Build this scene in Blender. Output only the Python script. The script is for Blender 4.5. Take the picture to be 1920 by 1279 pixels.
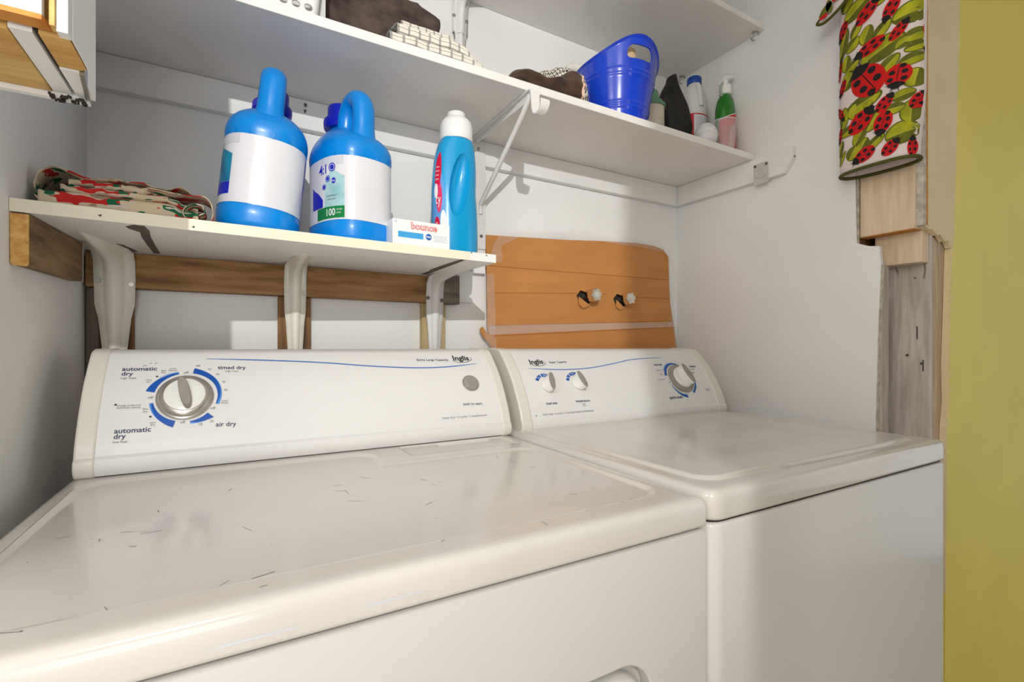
import bpy, bmesh, math, random
from mathutils import Vector, Matrix, Euler, noise as mnoise
R = math.radians; PI = math.pi
random.seed(7)
scene = bpy.context.scene
for o in list(bpy.data.objects): bpy.data.objects.remove(o)
COL = scene.collection
Z0 = 1.10                                   # eye height; heights below are written relative to it

# ------------------------------------------------------------------ camera, light, exposure
cam_d = bpy.data.cameras.new('camera'); cam = bpy.data.objects.new('camera', cam_d); COL.objects.link(cam)
cam_d.sensor_width = 36; cam_d.lens = 905.5/1920*36; cam_d.shift_y = 11.5/1920; cam_d.clip_start = .02
cam.location = (0, 0, Z0); cam.rotation_euler = (R(90), 0, R(-29.72)); scene.camera = cam
scene.view_settings.view_transform = 'Standard'; scene.view_settings.look = 'None'
scene.view_settings.gamma = 1; scene.view_settings.use_curve_mapping = False
scene.view_settings.exposure = 0.0
world = bpy.data.worlds.new('world'); scene.world = world; world.use_nodes = True
bg = world.node_tree.nodes['Background']; bg.inputs[0].default_value = (1, .985, .96, 1); bg.inputs[1].default_value = .04
def lamp(name, kind, loc, energy, col=(1, 1, 1), **k):
    d = bpy.data.lights.new(name, kind); d.energy = energy; d.color = col
    for a, b in k.items(): setattr(d, a, b)
    o = bpy.data.objects.new(name, d); o.location = loc; COL.objects.link(o); return o
hl = lamp('hall_lamp', 'SPOT', (-.34, -1.06, Z0+.80), 102, (1, .988, .965), shadow_soft_size=.011, spot_size=R(84), spot_blend=1.)
hl.rotation_euler = Vector((.95, 2.26, -.16)).to_track_quat('-Z', 'Y').to_euler()
rear_fill = lamp('rear_fill_light', 'AREA', (-.2, -3.15, Z0-.1), 70, (.985, .99, 1), shape='RECTANGLE', size=2.4, size_y=1.9); rear_fill.rotation_euler = (R(90), 0, 0)  # unseen area light added as soft fill from behind

side_fill = lamp('side_fill_light', 'AREA', (3.35, -.75, Z0+.1), 11, (1, .99, .97), shape='RECTANGLE', size=1.7, size_y=2.2)  # added area light, lifts the left wall and the yellow wall
side_fill.rotation_euler = Vector((-1, .3, 0)).to_track_quat('-Z', 'Y').to_euler()
lamp('left_fill_light', 'POINT', (-.95, -.35, Z0+.75), 14, (1, .985, .96), shadow_soft_size=.15)  # added point light, lifts the shaded right wall
# ------------------------------------------------------------------ helpers
MATS = {}
def srgb(r, g, b):
    f = lambda c: (c/255/12.92 if c/255 <= .04045 else ((c/255+.055)/1.055)**2.4)
    return (f(r), f(g), f(b))
def mat(name, col, rough=.5, metal=0., var=.05, scale=6., bump=0., bscale=80., stretch=(1, 1, 1), col2=None,
        coat=0., alpha=1., trans=0., pos=(.35, .65), detail=4., uv=False, spec=.5, ior=1.45, emit=None, sheen=0.):
    m = bpy.data.materials.new(name); m.use_nodes = True; nt = m.node_tree; N = nt.nodes; L = nt.links
    b = N['Principled BSDF']; MATS[name] = m
    tc = N.new('ShaderNodeTexCoord'); mp = N.new('ShaderNodeMapping'); mp.inputs['Scale'].default_value = stretch
    L.new(tc.outputs['UV' if uv else 'Object'], mp.inputs[0])
    nz = N.new('ShaderNodeTexNoise'); nz.inputs['Scale'].default_value = scale; nz.inputs['Detail'].default_value = detail
    L.new(mp.outputs[0], nz.inputs['Vector'])
    rp = N.new('ShaderNodeValToRGB'); e = rp.color_ramp.elements
    e[0].position, e[1].position = pos
    if col2 is None:
        e[0].color = tuple(c*(1-var) for c in col)+(1,); e[1].color = tuple(min(1, c*(1+var)) for c in col)+(1,)
    else:
        e[0].color = tuple(col2)+(1,); e[1].color = tuple(col)+(1,)
    L.new(nz.outputs[0], rp.inputs[0]); L.new(rp.outputs[0], b.inputs['Base Color'])
    b.inputs['Roughness'].default_value = rough; b.inputs['Metallic'].default_value = metal
    b.inputs['Coat Weight'].default_value = coat; b.inputs['Coat Roughness'].default_value = .08
    b.inputs['Alpha'].default_value = alpha; b.inputs['Transmission Weight'].default_value = trans
    b.inputs['Specular IOR Level'].default_value = spec; b.inputs['IOR'].default_value = ior
    b.inputs['Sheen Weight'].default_value = sheen
    if bump:
        n2 = N.new('ShaderNodeTexNoise'); n2.inputs['Scale'].default_value = bscale; n2.inputs['Detail'].default_value = 3
        L.new(mp.outputs[0], n2.inputs['Vector'])
        bp = N.new('ShaderNodeBump'); bp.inputs['Strength'].default_value = bump; bp.inputs['Distance'].default_value = .002
        L.new(n2.outputs[0], bp.inputs['Height']); L.new(bp.outputs[0], b.inputs['Normal'])
    return m
def wood(name, dark, light, grain='x', rough=.7, scale=9., bump=.5):
    s = {'x': (.12, 1, 1), 'y': (1, .12, 1), 'z': (1, 1, .12)}[grain]
    s = tuple(a*8 for a in s)
    return mat(name, light, rough, col2=dark, scale=scale, stretch=s, bump=bump, bscale=scale*2.2, pos=(.3, .68), detail=6)

mat('wall_paint', srgb(245, 244, 241), .75, var=.025, scale=3, bump=.25, bscale=55)
mat('white_paint', srgb(244, 243, 240), .5, var=.03, scale=4, stretch=(1, 3, 3), bump=.15, bscale=40)
mat('shelf_white', srgb(242, 239, 234), .45, var=.03, scale=5)
mat('shelf_edge', srgb(244, 236, 212), .45, var=.03, scale=7)
mat('yellow_paint', srgb(240, 221, 106), .55, var=.035, scale=3, bump=.25, bscale=60)
mat('cream_paint', srgb(236, 216, 174), .7, var=.05, scale=5, bump=.2)
mat('drywall_core', srgb(202, 192, 178), .9, var=.25, scale=60, bump=.8, bscale=120)
mat('ceiling_paint', srgb(232, 230, 225), .8, var=.02)
mat('floor_vinyl', srgb(214, 204, 190), .45, var=.12, scale=9)
mat('appliance_white', srgb(219, 216, 211), .3, var=.012, scale=2, coat=.12)
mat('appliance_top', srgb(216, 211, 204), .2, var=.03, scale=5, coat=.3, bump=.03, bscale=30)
mat('panel_white', srgb(230, 228, 225), .42, var=.01, scale=2)
mat('cap_cream', srgb(224, 220, 209), .35, var=.02)
mat('print_navy', srgb(38, 48, 92), .5); mat('print_grey', srgb(105, 102, 100), .5); mat('print_dark', srgb(52, 50, 50), .5)
mat('print_blue', srgb(16, 84, 176), .4); mat('print_light_blue', srgb(78, 148, 226), .4); mat('print_line', srgb(62, 116, 196), .4)
mat('knob_white', srgb(238, 236, 231), .25, var=.02, coat=.2); mat('knob_silver', srgb(190, 184, 174), .28, metal=.75, var=.05)
mat('knob_grey', srgb(152, 146, 137), .4, var=.04, stretch=(6, 6, 1), scale=20)
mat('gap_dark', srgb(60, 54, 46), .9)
mat('slot_beige', srgb(218, 208, 188), .5)
wood('wood_brown', srgb(122, 86, 50), srgb(178, 136, 88), 'x'); wood('wood_brown_y', srgb(104, 78, 50), srgb(160, 126, 86), 'y')
wood('wood_brown_z', srgb(96, 66, 40), srgb(158, 114, 68), 'z'); wood('wood_grey_z', srgb(92, 82, 68), srgb(128, 114, 96), 'z')
wood('wood_light_z', srgb(176, 152, 106), srgb(206, 184, 140), 'z'); wood('wood_tan', srgb(206, 158, 88), srgb(236, 196, 126), 'x')
wood('wood_pine2_z', srgb(186, 156, 128), srgb(216, 192, 164), 'z', bump=.3); wood('wood_pine_z', srgb(222, 194, 162), srgb(240, 216, 188), 'z', bump=.15); wood('wood_end', srgb(206, 140, 66), srgb(240, 200, 126), 'y', scale=14)
wood('wood_orange', srgb(196, 124, 50), srgb(216, 150, 72), 'y'); wood('wood_white_z', srgb(176, 164, 152), srgb(214, 204, 194), 'z')
mat('wood_weathered', srgb(132, 122, 108), .8, col2=srgb(92, 84, 74), scale=40, stretch=(.2, 1, 1), bump=.4)
mat('bracket_cream', srgb(244, 239, 226), .4, col2=srgb(222, 212, 190), scale=9, pos=(.2, .45), bump=.1)
mat('bracket_white', srgb(234, 232, 228), .35, var=.03)
mat('metal', srgb(180, 176, 168), .3, metal=.9, var=.08); mat('metal_dark', srgb(110, 104, 96), .4, metal=.8)
mat('chrome', srgb(226, 220, 212), .12, metal=1., var=.03)
mat('plate_grey', srgb(214, 212, 206), .35, metal=.25, var=.03)
mat('stain', srgb(92, 82, 70), .8, var=.25, scale=30)
mat('cardboard', srgb(200, 138, 78), .85, var=.05, scale=5, stretch=(1, 1, 6), bump=.25, bscale=30)
mat('cardboard_crease', srgb(168, 108, 58), .9)
mat('clear_tape', (.97, .97, .96), .08, alpha=.15, bump=.9, bscale=26)
mat('jug_blue', srgb(0, 138, 226), .3, var=.03, coat=.15, bump=.03); mat('cap_blue', srgb(12, 30, 176), .3, var=.03)
mat('label_white', srgb(230, 230, 234), .22, var=.015, bump=.12, bscale=28, stretch=(1, 1, 2.5), coat=.2)
mat('label_pale_grey', srgb(214, 216, 224), .25); mat('label_teal', srgb(28, 140, 176), .35, col2=srgb(12, 92, 140), scale=30)  # pale grey tone shared by label patches and dryer scuffs
mat('label_aqua', srgb(190, 222, 224), .35, col2=srgb(130, 186, 196), scale=22); mat('label_green', srgb(14, 128, 62), .35)
mat('label_blue', srgb(18, 34, 190), .35); mat('label_white_print', srgb(245, 245, 245), .4)
mat('softener_blue', srgb(18, 160, 218), .25, var=.03, coat=.25); mat('cap_white', srgb(244, 244, 241), .3, var=.015)
mat('label_red', srgb(214, 22, 66), .35); mat('label_pink', srgb(238, 92, 142), .35, col2=srgb(222, 40, 96), scale=50); mat('label_sky', srgb(96, 160, 226), .35)
mat('box_white', srgb(244, 243, 240), .5, var=.015); mat('box_blue', srgb(64, 164, 222), .45); mat('logo_blue', srgb(24, 96, 178), .4); mat('red_print', srgb(222, 58, 44), .4)
mat('text_blue_grey', srgb(140, 160, 200), .5)
mat('bucket_blue', srgb(26, 66, 200), .2, var=.03, coat=.3); mat('towel_white', srgb(232, 228, 218), .9, var=.05, scale=20, bump=.4, bscale=200)
mat('brown_fleece', srgb(86, 60, 44), .95, col2=srgb(56, 38, 28), scale=24, bump=.6, bscale=220, sheen=.2)
mat('brown_mat', srgb(98, 82, 74), .9, col2=srgb(62, 48, 42), scale=26, bump=.9, bscale=420)
mat('basket_white', srgb(236, 235, 232), .35, var=.015); mat('basket_grey', srgb(206, 206, 204), .4)
mat('black_fabric', srgb(30, 27, 26), .6, col2=srgb(16, 14, 14), scale=14, bump=.5, bscale=40)
mat('tub_label', srgb(236, 224, 200), .5, var=.04); mat('tub_green', srgb(112, 164, 130), .35, alpha=.92); mat('tub_text', srgb(70, 140, 140), .5); mat('tree_green', srgb(52, 96, 70), .5)
mat('bleach_white', srgb(228, 226, 224), .4, var=.02); mat('bleach_cap', srgb(10, 72, 160), .35); mat('bleach_red', srgb(206, 26, 42), .4)
mat('spray_green', srgb(30, 134, 22), .15, var=.1, scale=9, trans=.15, coat=.3); mat('spray_red', srgb(204, 20, 20), .3); mat('spray_clear', srgb(190, 206, 186), .15, alpha=.6)
mat('clear_plastic', (.93, .93, .92), .12, alpha=.22); mat('clear_rim', (.93, .93, .92), .15, alpha=.5); mat('sponge', srgb(232, 196, 150), .9, var=.1, scale=40)
mat('bag_cloth', srgb(238, 222, 218), .85, var=.03, bump=.2, bscale=160); mat('leaf_dark', srgb(112, 116, 34), .85, col2=srgb(96, 98, 28), scale=40)
mat('leaf_light', srgb(196, 192, 28), .85, col2=srgb(150, 152, 26), scale=30); mat('bug_red', srgb(214, 20, 22), .85); mat('bug_black', srgb(30, 28, 26), .85); mat('leaf_vein', srgb(206, 204, 110), .85)
mat('binding_green', srgb(84, 84, 32), .9, bump=.3)
mat('blocker_paint', srgb(226, 222, 214), .5)  # finish of the added leaf that blocks the light
mat('fiber_pink', srgb(230, 190, 170), .9)

def fabric_print(name, bands):
    """cloth print: islands of colour laid over a cream ground"""
    m = bpy.data.materials.new(name); m.use_nodes = True; nt = m.node_tree; N = nt.nodes; L = nt.links; b = N['Principled BSDF']
    tc = N.new('ShaderNodeTexCoord'); last = None
    base = N.new('ShaderNodeRGB'); base.outputs[0].default_value = bands[0]+(1,); last = base.outputs[0]
    for i, (c, sc, th) in enumerate(bands[1]):
        mp = N.new('ShaderNodeMapping'); mp.inputs['Location'].default_value = (i*3.7, i*1.9, 0); mp.inputs['Scale'].default_value = (1, 1.3, 1)
        L.new(tc.outputs['UV'], mp.inputs[0])
        nz = N.new('ShaderNodeTexNoise'); nz.inputs['Scale'].default_value = sc; nz.inputs['Detail'].default_value = 1.5; L.new(mp.outputs[0], nz.inputs['Vector'])
        g = N.new('ShaderNodeMath'); g.operation = 'GREATER_THAN'; g.inputs[1].default_value = th; L.new(nz.outputs[0], g.inputs[0])
        mx = N.new('ShaderNodeMix'); mx.data_type = 'RGBA'; L.new(g.outputs[0], mx.inputs[0]); L.new(last, mx.inputs[6]); mx.inputs[7].default_value = c+(1,)
        last = mx.outputs[2]
    L.new(last, b.inputs['Base Color']); b.inputs['Roughness'].default_value = .9
    MATS[name] = m
fabric_print('holiday_cloth', (srgb(226, 206, 176), [(srgb(170, 144, 120), 4, .62), (srgb(212, 40, 32), 4.5, .56), (srgb(26, 108, 68), 5, .575), (srgb(222, 212, 198), 8, .66)]))
def check_cloth(name, ground, line, px, py, w, dash):
    m = bpy.data.materials.new(name); m.use_nodes = True; nt = m.node_tree; N = nt.nodes; L = nt.links; b = N['Principled BSDF']
    tc = N.new('ShaderNodeTexCoord'); sx = N.new('ShaderNodeSeparateXYZ'); L.new(tc.outputs['UV'], sx.inputs[0])
    def op(o, a, c): 
        n = N.new('ShaderNodeMath'); n.operation = o
        for i, q in enumerate((a, c)):
            if isinstance(q, (int, float)): n.inputs[i].default_value = q
            else: L.new(q, n.inputs[i])
        return n.outputs[0]
    U, V = sx.outputs[0], sx.outputs[1]
    fr = lambda a, p: op('FRACT', op('MULTIPLY', a, p), 0)
    lx = op('LESS_THAN', fr(U, px), w); ly = op('LESS_THAN', fr(V, py), w)
    dx = op('LESS_THAN', fr(op('ADD', V, op('MULTIPLY', U, .6)), dash), .55); dy = op('LESS_THAN', fr(op('ADD', U, op('MULTIPLY', V, .6)), dash), .55)
    k = op('MAXIMUM', op('MULTIPLY', lx, dx), op('MULTIPLY', ly, dy))
    mx = N.new('ShaderNodeMix'); mx.data_type = 'RGBA'; L.new(k, mx.inputs[0]); mx.inputs[6].default_value = ground+(1,); mx.inputs[7].default_value = line+(1,)
    L.new(mx.outputs[2], b.inputs['Base Color']); b.inputs['Roughness'].default_value = .9; MATS[name] = m
check_cloth('check_towel', srgb(232, 226, 212), srgb(52, 58, 68), 8, 8, .2, 60)
check_cloth('dotted_cloth', srgb(234, 228, 214), srgb(60, 54, 48), 14, 14, .5, 26)

class MB:
    def __init__(s): s.v = []; s.f = []; s.uv = {}
    def add(s, vs, fs):
        n = len(s.v); s.v += [tuple(p) for p in vs]; s.f += [tuple(i+n for i in f) for f in fs]; return n
    def box(s, x0, x1, y0, y1, z0, z1):
        s.add([(x0, y0, z0), (x1, y0, z0), (x1, y1, z0), (x0, y1, z0), (x0, y0, z1), (x1, y0, z1), (x1, y1, z1), (x0, y1, z1)],
              [(3, 2, 1, 0), (4, 5, 6, 7), (0, 1, 5, 4), (1, 2, 6, 5), (2, 3, 7, 6), (3, 0, 4, 7)]); return s
    def prism(s, pts, a, b, axis='z'):
        q = {'z': lambda p, h: (p[0], p[1], h), 'y': lambda p, h: (p[0], h, p[1]), 'x': lambda p, h: (h, p[0], p[1])}[axis]
        n = len(pts); vs = [q(p, a) for p in pts]+[q(p, b) for p in pts]
        s.add(vs, [tuple(range(n))[::-1], tuple(range(n, 2*n))]+[(i, (i+1) % n, n+(i+1) % n, n+i) for i in range(n)]); return s
    def loft(s, rings, cap0=True, cap1=True, close=True):
        n = len(rings[0]); vs = [p for r in rings for p in r]; fs = []
        for k in range(len(rings)-1):
            for i in range(n if close else n-1):
                j = (i+1) % n; fs.append((k*n+i, k*n+j, (k+1)*n+j, (k+1)*n+i))
        if cap0: fs.append(tuple(range(n))[::-1])
        if cap1: fs.append(tuple((len(rings)-1)*n+i for i in range(n)))
        s.add(vs, fs); return s
    def lathe(s, prof, c=(0, 0, 0), n=32, axis='z', sx=1, sy=1, cap0=True, cap1=True):
        rings = []
        for r, h in prof:
            ring = []
            for i in range(n):
                a = 2*PI*i/n; u, v = r*math.cos(a)*sx, r*math.sin(a)*sy
                p = {'z': (u, v, h), 'y': (u, h, v), 'x': (h, u, v)}[axis]; ring.append((p[0]+c[0], p[1]+c[1], p[2]+c[2]))
            rings.append(ring)
        return s.loft(rings, cap0, cap1)
    def tube(s, path, r, n=10, caps=True, flat=1., up=None):
        P = [Vector(p) for p in path]; rs = r if isinstance(r, (list, tuple)) else [r]*len(P); rings = []
        nrm = None
        for i, p in enumerate(P):
            t = (P[min(i+1, len(P)-1)]-P[max(i-1, 0)]).normalized()
            if nrm is None:
                nrm = Vector(up) if up else (Vector((0, 0, 1)) if abs(t.z) < .9 else Vector((1, 0, 0)))
            nrm = (nrm-t*nrm.dot(t)).normalized(); b = t.cross(nrm)
            rings.append([p+nrm*(rs[i]*math.cos(2*PI*k/n))+b*(rs[i]*flat*math.sin(2*PI*k/n)) for k in range(n)])
        return s.loft(rings, caps, caps)
    def grid(s, fn, nu, nv, closeu=False, uvs=True):
        n0 = len(s.v); vs = []; W = nu if closeu else nu+1
        for j in range(nv+1):
            for i in range(W): vs.append(tuple(fn(i/nu, j/nv)))
        fs = []
        for j in range(nv):
            for i in range(nu):
                i2 = (i+1) % W; fs.append((j*W+i, j*W+i2, (j+1)*W+i2, (j+1)*W+i))
                s.uv[len(s.f)+len(fs)-1] = ((i/nu, j/nv), ((i+1)/nu, j/nv), ((i+1)/nu, (j+1)/nv), (i/nu, (j+1)/nv))
        s.add(vs, fs); return s
    def build(s, name, m, parent=None, world=True, bevel=0, seg=2, smooth=True, angle=40, solid=0, sub=0, label=None, stuff=False):
        vs = s.v
        if world: vs = [(a, b, c+Z0) for a, b, c in vs]
        if world and parent is not None:
            root = parent
            while root.parent: root = root.parent
            inv = Matrix.LocRotScale(root.location, root.rotation_euler, None).inverted(); vs = [tuple(inv @ Vector(p)) for p in vs]
        me = bpy.data.meshes.new(name); me.from_pydata(vs, [], s.f); me.update()
        if s.uv:
            ul = me.uv_layers.new(name='uv')
            for p in me.polygons:
                if p.index in s.uv:
                    for li, q in zip(p.loop_indices, s.uv[p.index]): ul.data[li].uv = q
        bmm = bmesh.new(); bmm.from_mesh(me); bmesh.ops.recalc_face_normals(bmm, faces=bmm.faces); bmm.to_mesh(me); bmm.free()
        if smooth: me.shade_smooth(); me.set_sharp_from_angle(angle=R(angle))
        me.materials.append(MATS[m])
        o = bpy.data.objects.new(name, me); COL.objects.link(o)
        if parent is not None: o.parent = parent
        if bevel:
            d = o.modifiers.new('bevel', 'BEVEL'); d.width = bevel; d.segments = seg; d.limit_method = 'ANGLE'; d.angle_limit = R(35); d.harden_normals = False
        if solid: d = o.modifiers.new('solidify', 'SOLIDIFY'); d.thickness = solid; d.offset = 0
        if sub: d = o.modifiers.new('sub', 'SUBSURF'); d.levels = d.render_levels = sub
        if label: o['label'] = label
        if stuff: o['kind'] = 'stuff'
        return o
def tag(o, label, cat, group=None):
    o['label'] = label; o['category'] = cat
    if group: o['group'] = group
    return o
def thing(name, label, cat, loc=(0, 0, 0), rot=(0, 0, 0), group=None):
    o = bpy.data.objects.new(name, None); COL.objects.link(o); o.empty_display_size = .05
    o.location = (loc[0], loc[1], loc[2]+Z0); o.rotation_euler = rot
    return tag(o, label, cat, group)
def struct(o, label=None):
    o['kind'] = 'structure'
    if label: o['label'] = label
    return o
def boolean(o, cutter_mb, world=True, parent=None):
    c = cutter_mb.build('cutter', 'gap_dark', o.parent, world=world, smooth=False)
    d = o.modifiers.new('cut', 'BOOLEAN'); d.object = c; d.operation = 'DIFFERENCE'; d.solver = 'EXACT'
    bpy.context.view_layer.update(); dg = bpy.context.evaluated_depsgraph_get()
    me = bpy.data.meshes.new_from_object(o.evaluated_get(dg)); mt = o.data.materials[0]
    o.modifiers.clear(); o.data = me; me.materials.clear(); me.materials.append(mt)
    me.shade_smooth(); me.set_sharp_from_angle(angle=R(40)); bpy.data.objects.remove(c)
def rring(x0, x1, y0, y1, r, n=5):
    out = []
    for cx, cy, a0 in ((x1-r, y0+r, -90), (x1-r, y1-r, 0), (x0+r, y1-r, 90), (x0+r, y0+r, 180)):
        for k in range(n+1): a = R(a0+90*k/n); out.append((cx+r*math.cos(a), cy+r*math.sin(a)))
    return out
def catmull(P, n=6):
    out = []
    for i in range(len(P)-1):
        p0, p1, p2, p3 = (Vector(P[max(i-1, 0)]), Vector(P[i]), Vector(P[i+1]), Vector(P[min(i+2, len(P)-1)]))
        for k in range(n):
            t = k/n; out.append(.5*((2*p1)+(-p0+p2)*t+(2*p0-5*p1+4*p2-p3)*t*t+(-p0+3*p1-3*p2+p3)*t**3))
    out.append(Vector(P[-1])); return out
def text2d(body, offset=0.):
    cu = bpy.data.curves.new('t', 'FONT'); cu.body = body; cu.size = 1; cu.resolution_u = 3; cu.offset = offset; cu.fill_mode = 'FRONT'
    o = bpy.data.objects.new('t', cu); COL.objects.link(o)
    bpy.context.view_layer.update(); dg = bpy.context.evaluated_depsgraph_get()
    me = bpy.data.meshes.new_from_object(o.evaluated_get(dg))
    vs = [(v.co.x, v.co.y) for v in me.vertices]; fs = [tuple(p.vertices) for p in me.polygons]
    bpy.data.objects.remove(o); bpy.data.curves.remove(cu); bpy.data.meshes.remove(me); return vs, fs
def put_text(mb, body, x0, x1, base, fn, base1=None, offset=0., stretch=1., h=None):
    """writes body between x0 and x1 on a surface given by fn(x, s)"""
    vs, fs = text2d(body, offset)
    if not vs: return
    a = min(v[0] for v in vs); b = max(v[0] for v in vs); k = (x1-x0)/(b-a); kh = abs(k)*stretch if h is None else h
    base1 = base if base1 is None else base1
    mb.add([fn(x0+(x-a)*k, base+(base1-base)*(x-a)/(b-a)+y*kh) for x, y in vs], fs)
def smooth01(t): t = max(0, min(1, t)); return t*t*(3-2*t)

# ------------------------------------------------------------------ the setting
FL = -Z0
struct(MB().box(-1.3, 3.4, -3.2, 1.32, FL-.05, FL).build('floor', 'floor_vinyl', smooth=False))
struct(MB().box(-1.3, 3.4, -2.2, 1.32, 1.34, 1.40).build('ceiling', 'ceiling_paint', smooth=False))
struct(MB().box(-.36, 1.50, 1.2, 1.31, FL, 1.34).build('wall_back', 'wall_paint', smooth=False))
struct(MB().box(-.36, -.247, .615, 1.2, FL, 1.34).build('wall_left', 'wall_paint', smooth=False))
struct(MB().box(-1.4, -1.3, -3.2, .615, FL, 1.34).build('wall_hall', 'wall_paint', smooth=False))
# right wall of the closet: plaster skin with its torn front edge, studs behind it
wr = struct(MB().prism([(1.2, FL), (1.2, 1.34), (.628, 1.34), (.628, .60), (.630, .45), (.627, .262), (.600, .250), (.578, .246), (.574, .20), (.580, .05), (.584, -.12), (.588, -.3), (.588, FL)], 1.359, 1.372, 'x').build('wall_right', 'wall_paint', smooth=False))
MB().prism([(.6275, 1.33), (.6262, 1.33), (.6262, .263), (.6255, .258), (.627, .262)], 1.3595, 1.3715, 'x').build('plaster_edge', 'drywall_core', wr)
MB().prism([(.5735, .2), (.5725, .2), (.5785, .05), (.5865, -.3), (.588, -.3), (.580, .05)], 1.3595, 1.373, 'x').build('plaster_edge', 'drywall_core', wr)
MB().box(1.374, 1.41, .512, .627, .278, 1.34).build('stud', 'wood_pine_z', wr, bevel=.002, label='sawn pine stud cut off above the washer')
MB().box(1.3745, 1.4095, .5125, .6265, .2765, .2779).build('stud_cut_face', 'wood_orange', wr, label='orange freshly sawn underside')
MB().box(1.412, 1.448, .512, .61, .203, 1.34).build('stud', 'wood_pine_z', wr, bevel=.002)
MB().box(1.45, 1.457, .508, .60, FL, 1.34).build('plank', 'wood_white_z', wr, bevel=.002, label='grey whitewashed plank with nail holes')
MB().box(1.374, 1.408, .578, .588, FL, .2).build('batten', 'wood_white_z', wr)
MB().box(1.373, 1.72, .632, .70, FL, 1.34).build('leak_seal', 'wood_brown_z', wr, smooth=False)  # box added behind the studs to seal a light leak
MB().box(1.466, 1.548, .5135, .60, FL, .27).build('stud', 'wood_pine2_z', wr, bevel=.002)
MB().box(1.55, 1.60, .53, .631, FL, 1.34).build('stud', 'wood_brown_z', wr)
k = MB()
for (y, z, a, b) in ((.536, .035, .0016, .016), (.556, -.02, .003, .003), (.524, -.045, .0016, .014), (.527, -.04, .003, .003), (.54, .17, .002, .002)):
    k.box(1.4492, 1.4502, y-a, y+a, z-b, z+b)
k.build('nail_holes', 'metal_dark', wr, stuff=True)
for q in range(2):
    k = MB(); k.tube([(1.452, .522+.06*q, .205), (1.44, .516+.055*q, .185), (1.436, .518+.05*q, .165+.02*q)], .0018, 6); k.build('bent_nail', 'metal', wr)
# front wall right of the opening: bare strip where the casing came off, then yellow paint
wf = struct(MB().prism([(1.493, FL), (1.503, -.6), (1.512, -.195), (1.522, -.13), (1.519, -.05), (1.527, .05), (1.534, .17), (1.54, .235), (1.556, .274), (1.57, .5), (1.593, .84), (1.60, 1.34), (3.4, 1.34), (3.4, FL)], .499, .512, 'y').build('wall_front', 'yellow_paint', smooth=False), 'yellow painted wall beside the closet opening')
MB().prism([(1.394, 1.34), (1.394, .282), (1.41, .277), (1.43, .279), (1.46, .268), (1.475, .272), (1.50, .258), (1.52, .262), (1.535, .246), (1.556, .262), (1.57, .5), (1.593, .84), (1.60, 1.34)], .4995, .5115, 'y').build('bare_plaster', 'cream_paint', wf, smooth=False, label='unpainted cream plaster strip with torn lower edge')
MB().prism([(1.38, 1.34), (1.38, .284), (1.394, .283), (1.394, 1.34)], .498, .512, 'y').build('corner_edge', 'drywall_core', wf, smooth=False)
MB().prism([(1.394, 1.34), (1.394, .29), (1.402, .285), (1.402, 1.34)], .4975, .4990, 'y').build('wood_sliver', 'wood_orange', wf, smooth=False)
EB = [(1.503, -.6), (1.512, -.195), (1.522, -.13), (1.519, -.05), (1.527, .05), (1.534, .17), (1.54, .235), (1.556, .274)]
MB().prism(EB+[(x-.0022-.0012*math.sin(i*2.3), z) for i, (x, z) in list(enumerate(EB))[::-1]], .4984, .5126, 'y').build('torn_edge', 'cream_paint', wf, smooth=False)
k = MB(); rr = random.Random(3)
for i in range(70):
    z = rr.uniform(-.19, .3); x = 1.5+(z+.195)*.09+rr.uniform(-.004, .016)+(.012 if -.17 < z < .02 else 0); a = rr.uniform(.0012, .004); b = rr.uniform(.001, .0035)
    k.prism([(x-a, z-b), (x+a*.6, z-b*.6), (x+a, z+b*.4), (x-a*.3, z+b)], .4983, .4992, 'y')
k.build('paint_chip', 'cream_paint', wf, stuff=True)
struct(MB().box(-1.3, 3.4, .499, .615, 1.10, 1.34).build('wall_header', 'wall_paint', smooth=False))
# front wall left of the opening, its foot sawn off above the dryer
wl = struct(MB().box(-1.3, -.247, .499, .615, FL, 1.10).build('wall_front_left', 'wall_paint', smooth=False))
MB().box(-.246, -.15, .505, .608, .240, 1.10).build('stud', 'wood_tan', wl, bevel=.001, label='sawn end of wall stud above dryer')
MB().box(-.149, -.1355, .502, .606, .2405, 1.10).build('plaster_core', 'wall_paint', wl, smooth=False)
MB().box(-.1345, -.1325, .503, .590, .243, 1.10).build('gap', 'gap_dark', wl, smooth=False)
MB().prism([(-.132, .502), (-.1135, .502), (-.113, .548), (-.118, .552), (-.132, .552)], .2408, 1.10).build('jamb_block', 'wood_tan', wl)
MB().box(-.1125, -.1115, .502, .552, .2415, 1.10).build('jamb_skin', 'wall_paint', wl, smooth=False)
MB().prism([(-.132, .553), (-.119, .553), (-.119, .610), (-.132, .606)], .2395, 1.10).build('plaster_core', 'wall_paint', wl, smooth=False)
MB().prism([(-.1188, .553), (-.1155, .553), (-.1235, .616), (-.127, .616)], .2375, 1.10).build('corner_bead', 'metal', wl, smooth=False)
MB().box(-.246, -.1235, .6085, .6155, .2355, 1.10).build('plaster_skin', 'wall_paint', wl, smooth=False)
k = MB(); rr = random.Random(5)
for i in range(26):
    x = rr.uniform(-.150, -.126); y = rr.uniform(.598, .613); a = rr.uniform(.0007, .0018); k.box(x-a, x+a, y-a, y+a, .2335, .2358)
k.build('adhesive_grit', 'gap_dark', wl, stuff=True)
MB().prism([(-1.0, .484), (-.1255, .484), (-.1255, .4905), (-.13, .4885), (-.1345, .492), (-.139, .4885), (-.144, .4885), (-.149, .4915), (-.16, .489), (-1.0, .489)][::-1], .247, 1.10).build('casing', 'white_paint', wl, smooth=False, label='white moulded door casing sawn off at the bottom')
MB().prism([(-.1225, .4885), (-.1195, .4885), (-.1195, .4985), (-.1225, .4985)], .243, 1.10).build('casing_wood_edge', 'wood_tan', wl)
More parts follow.
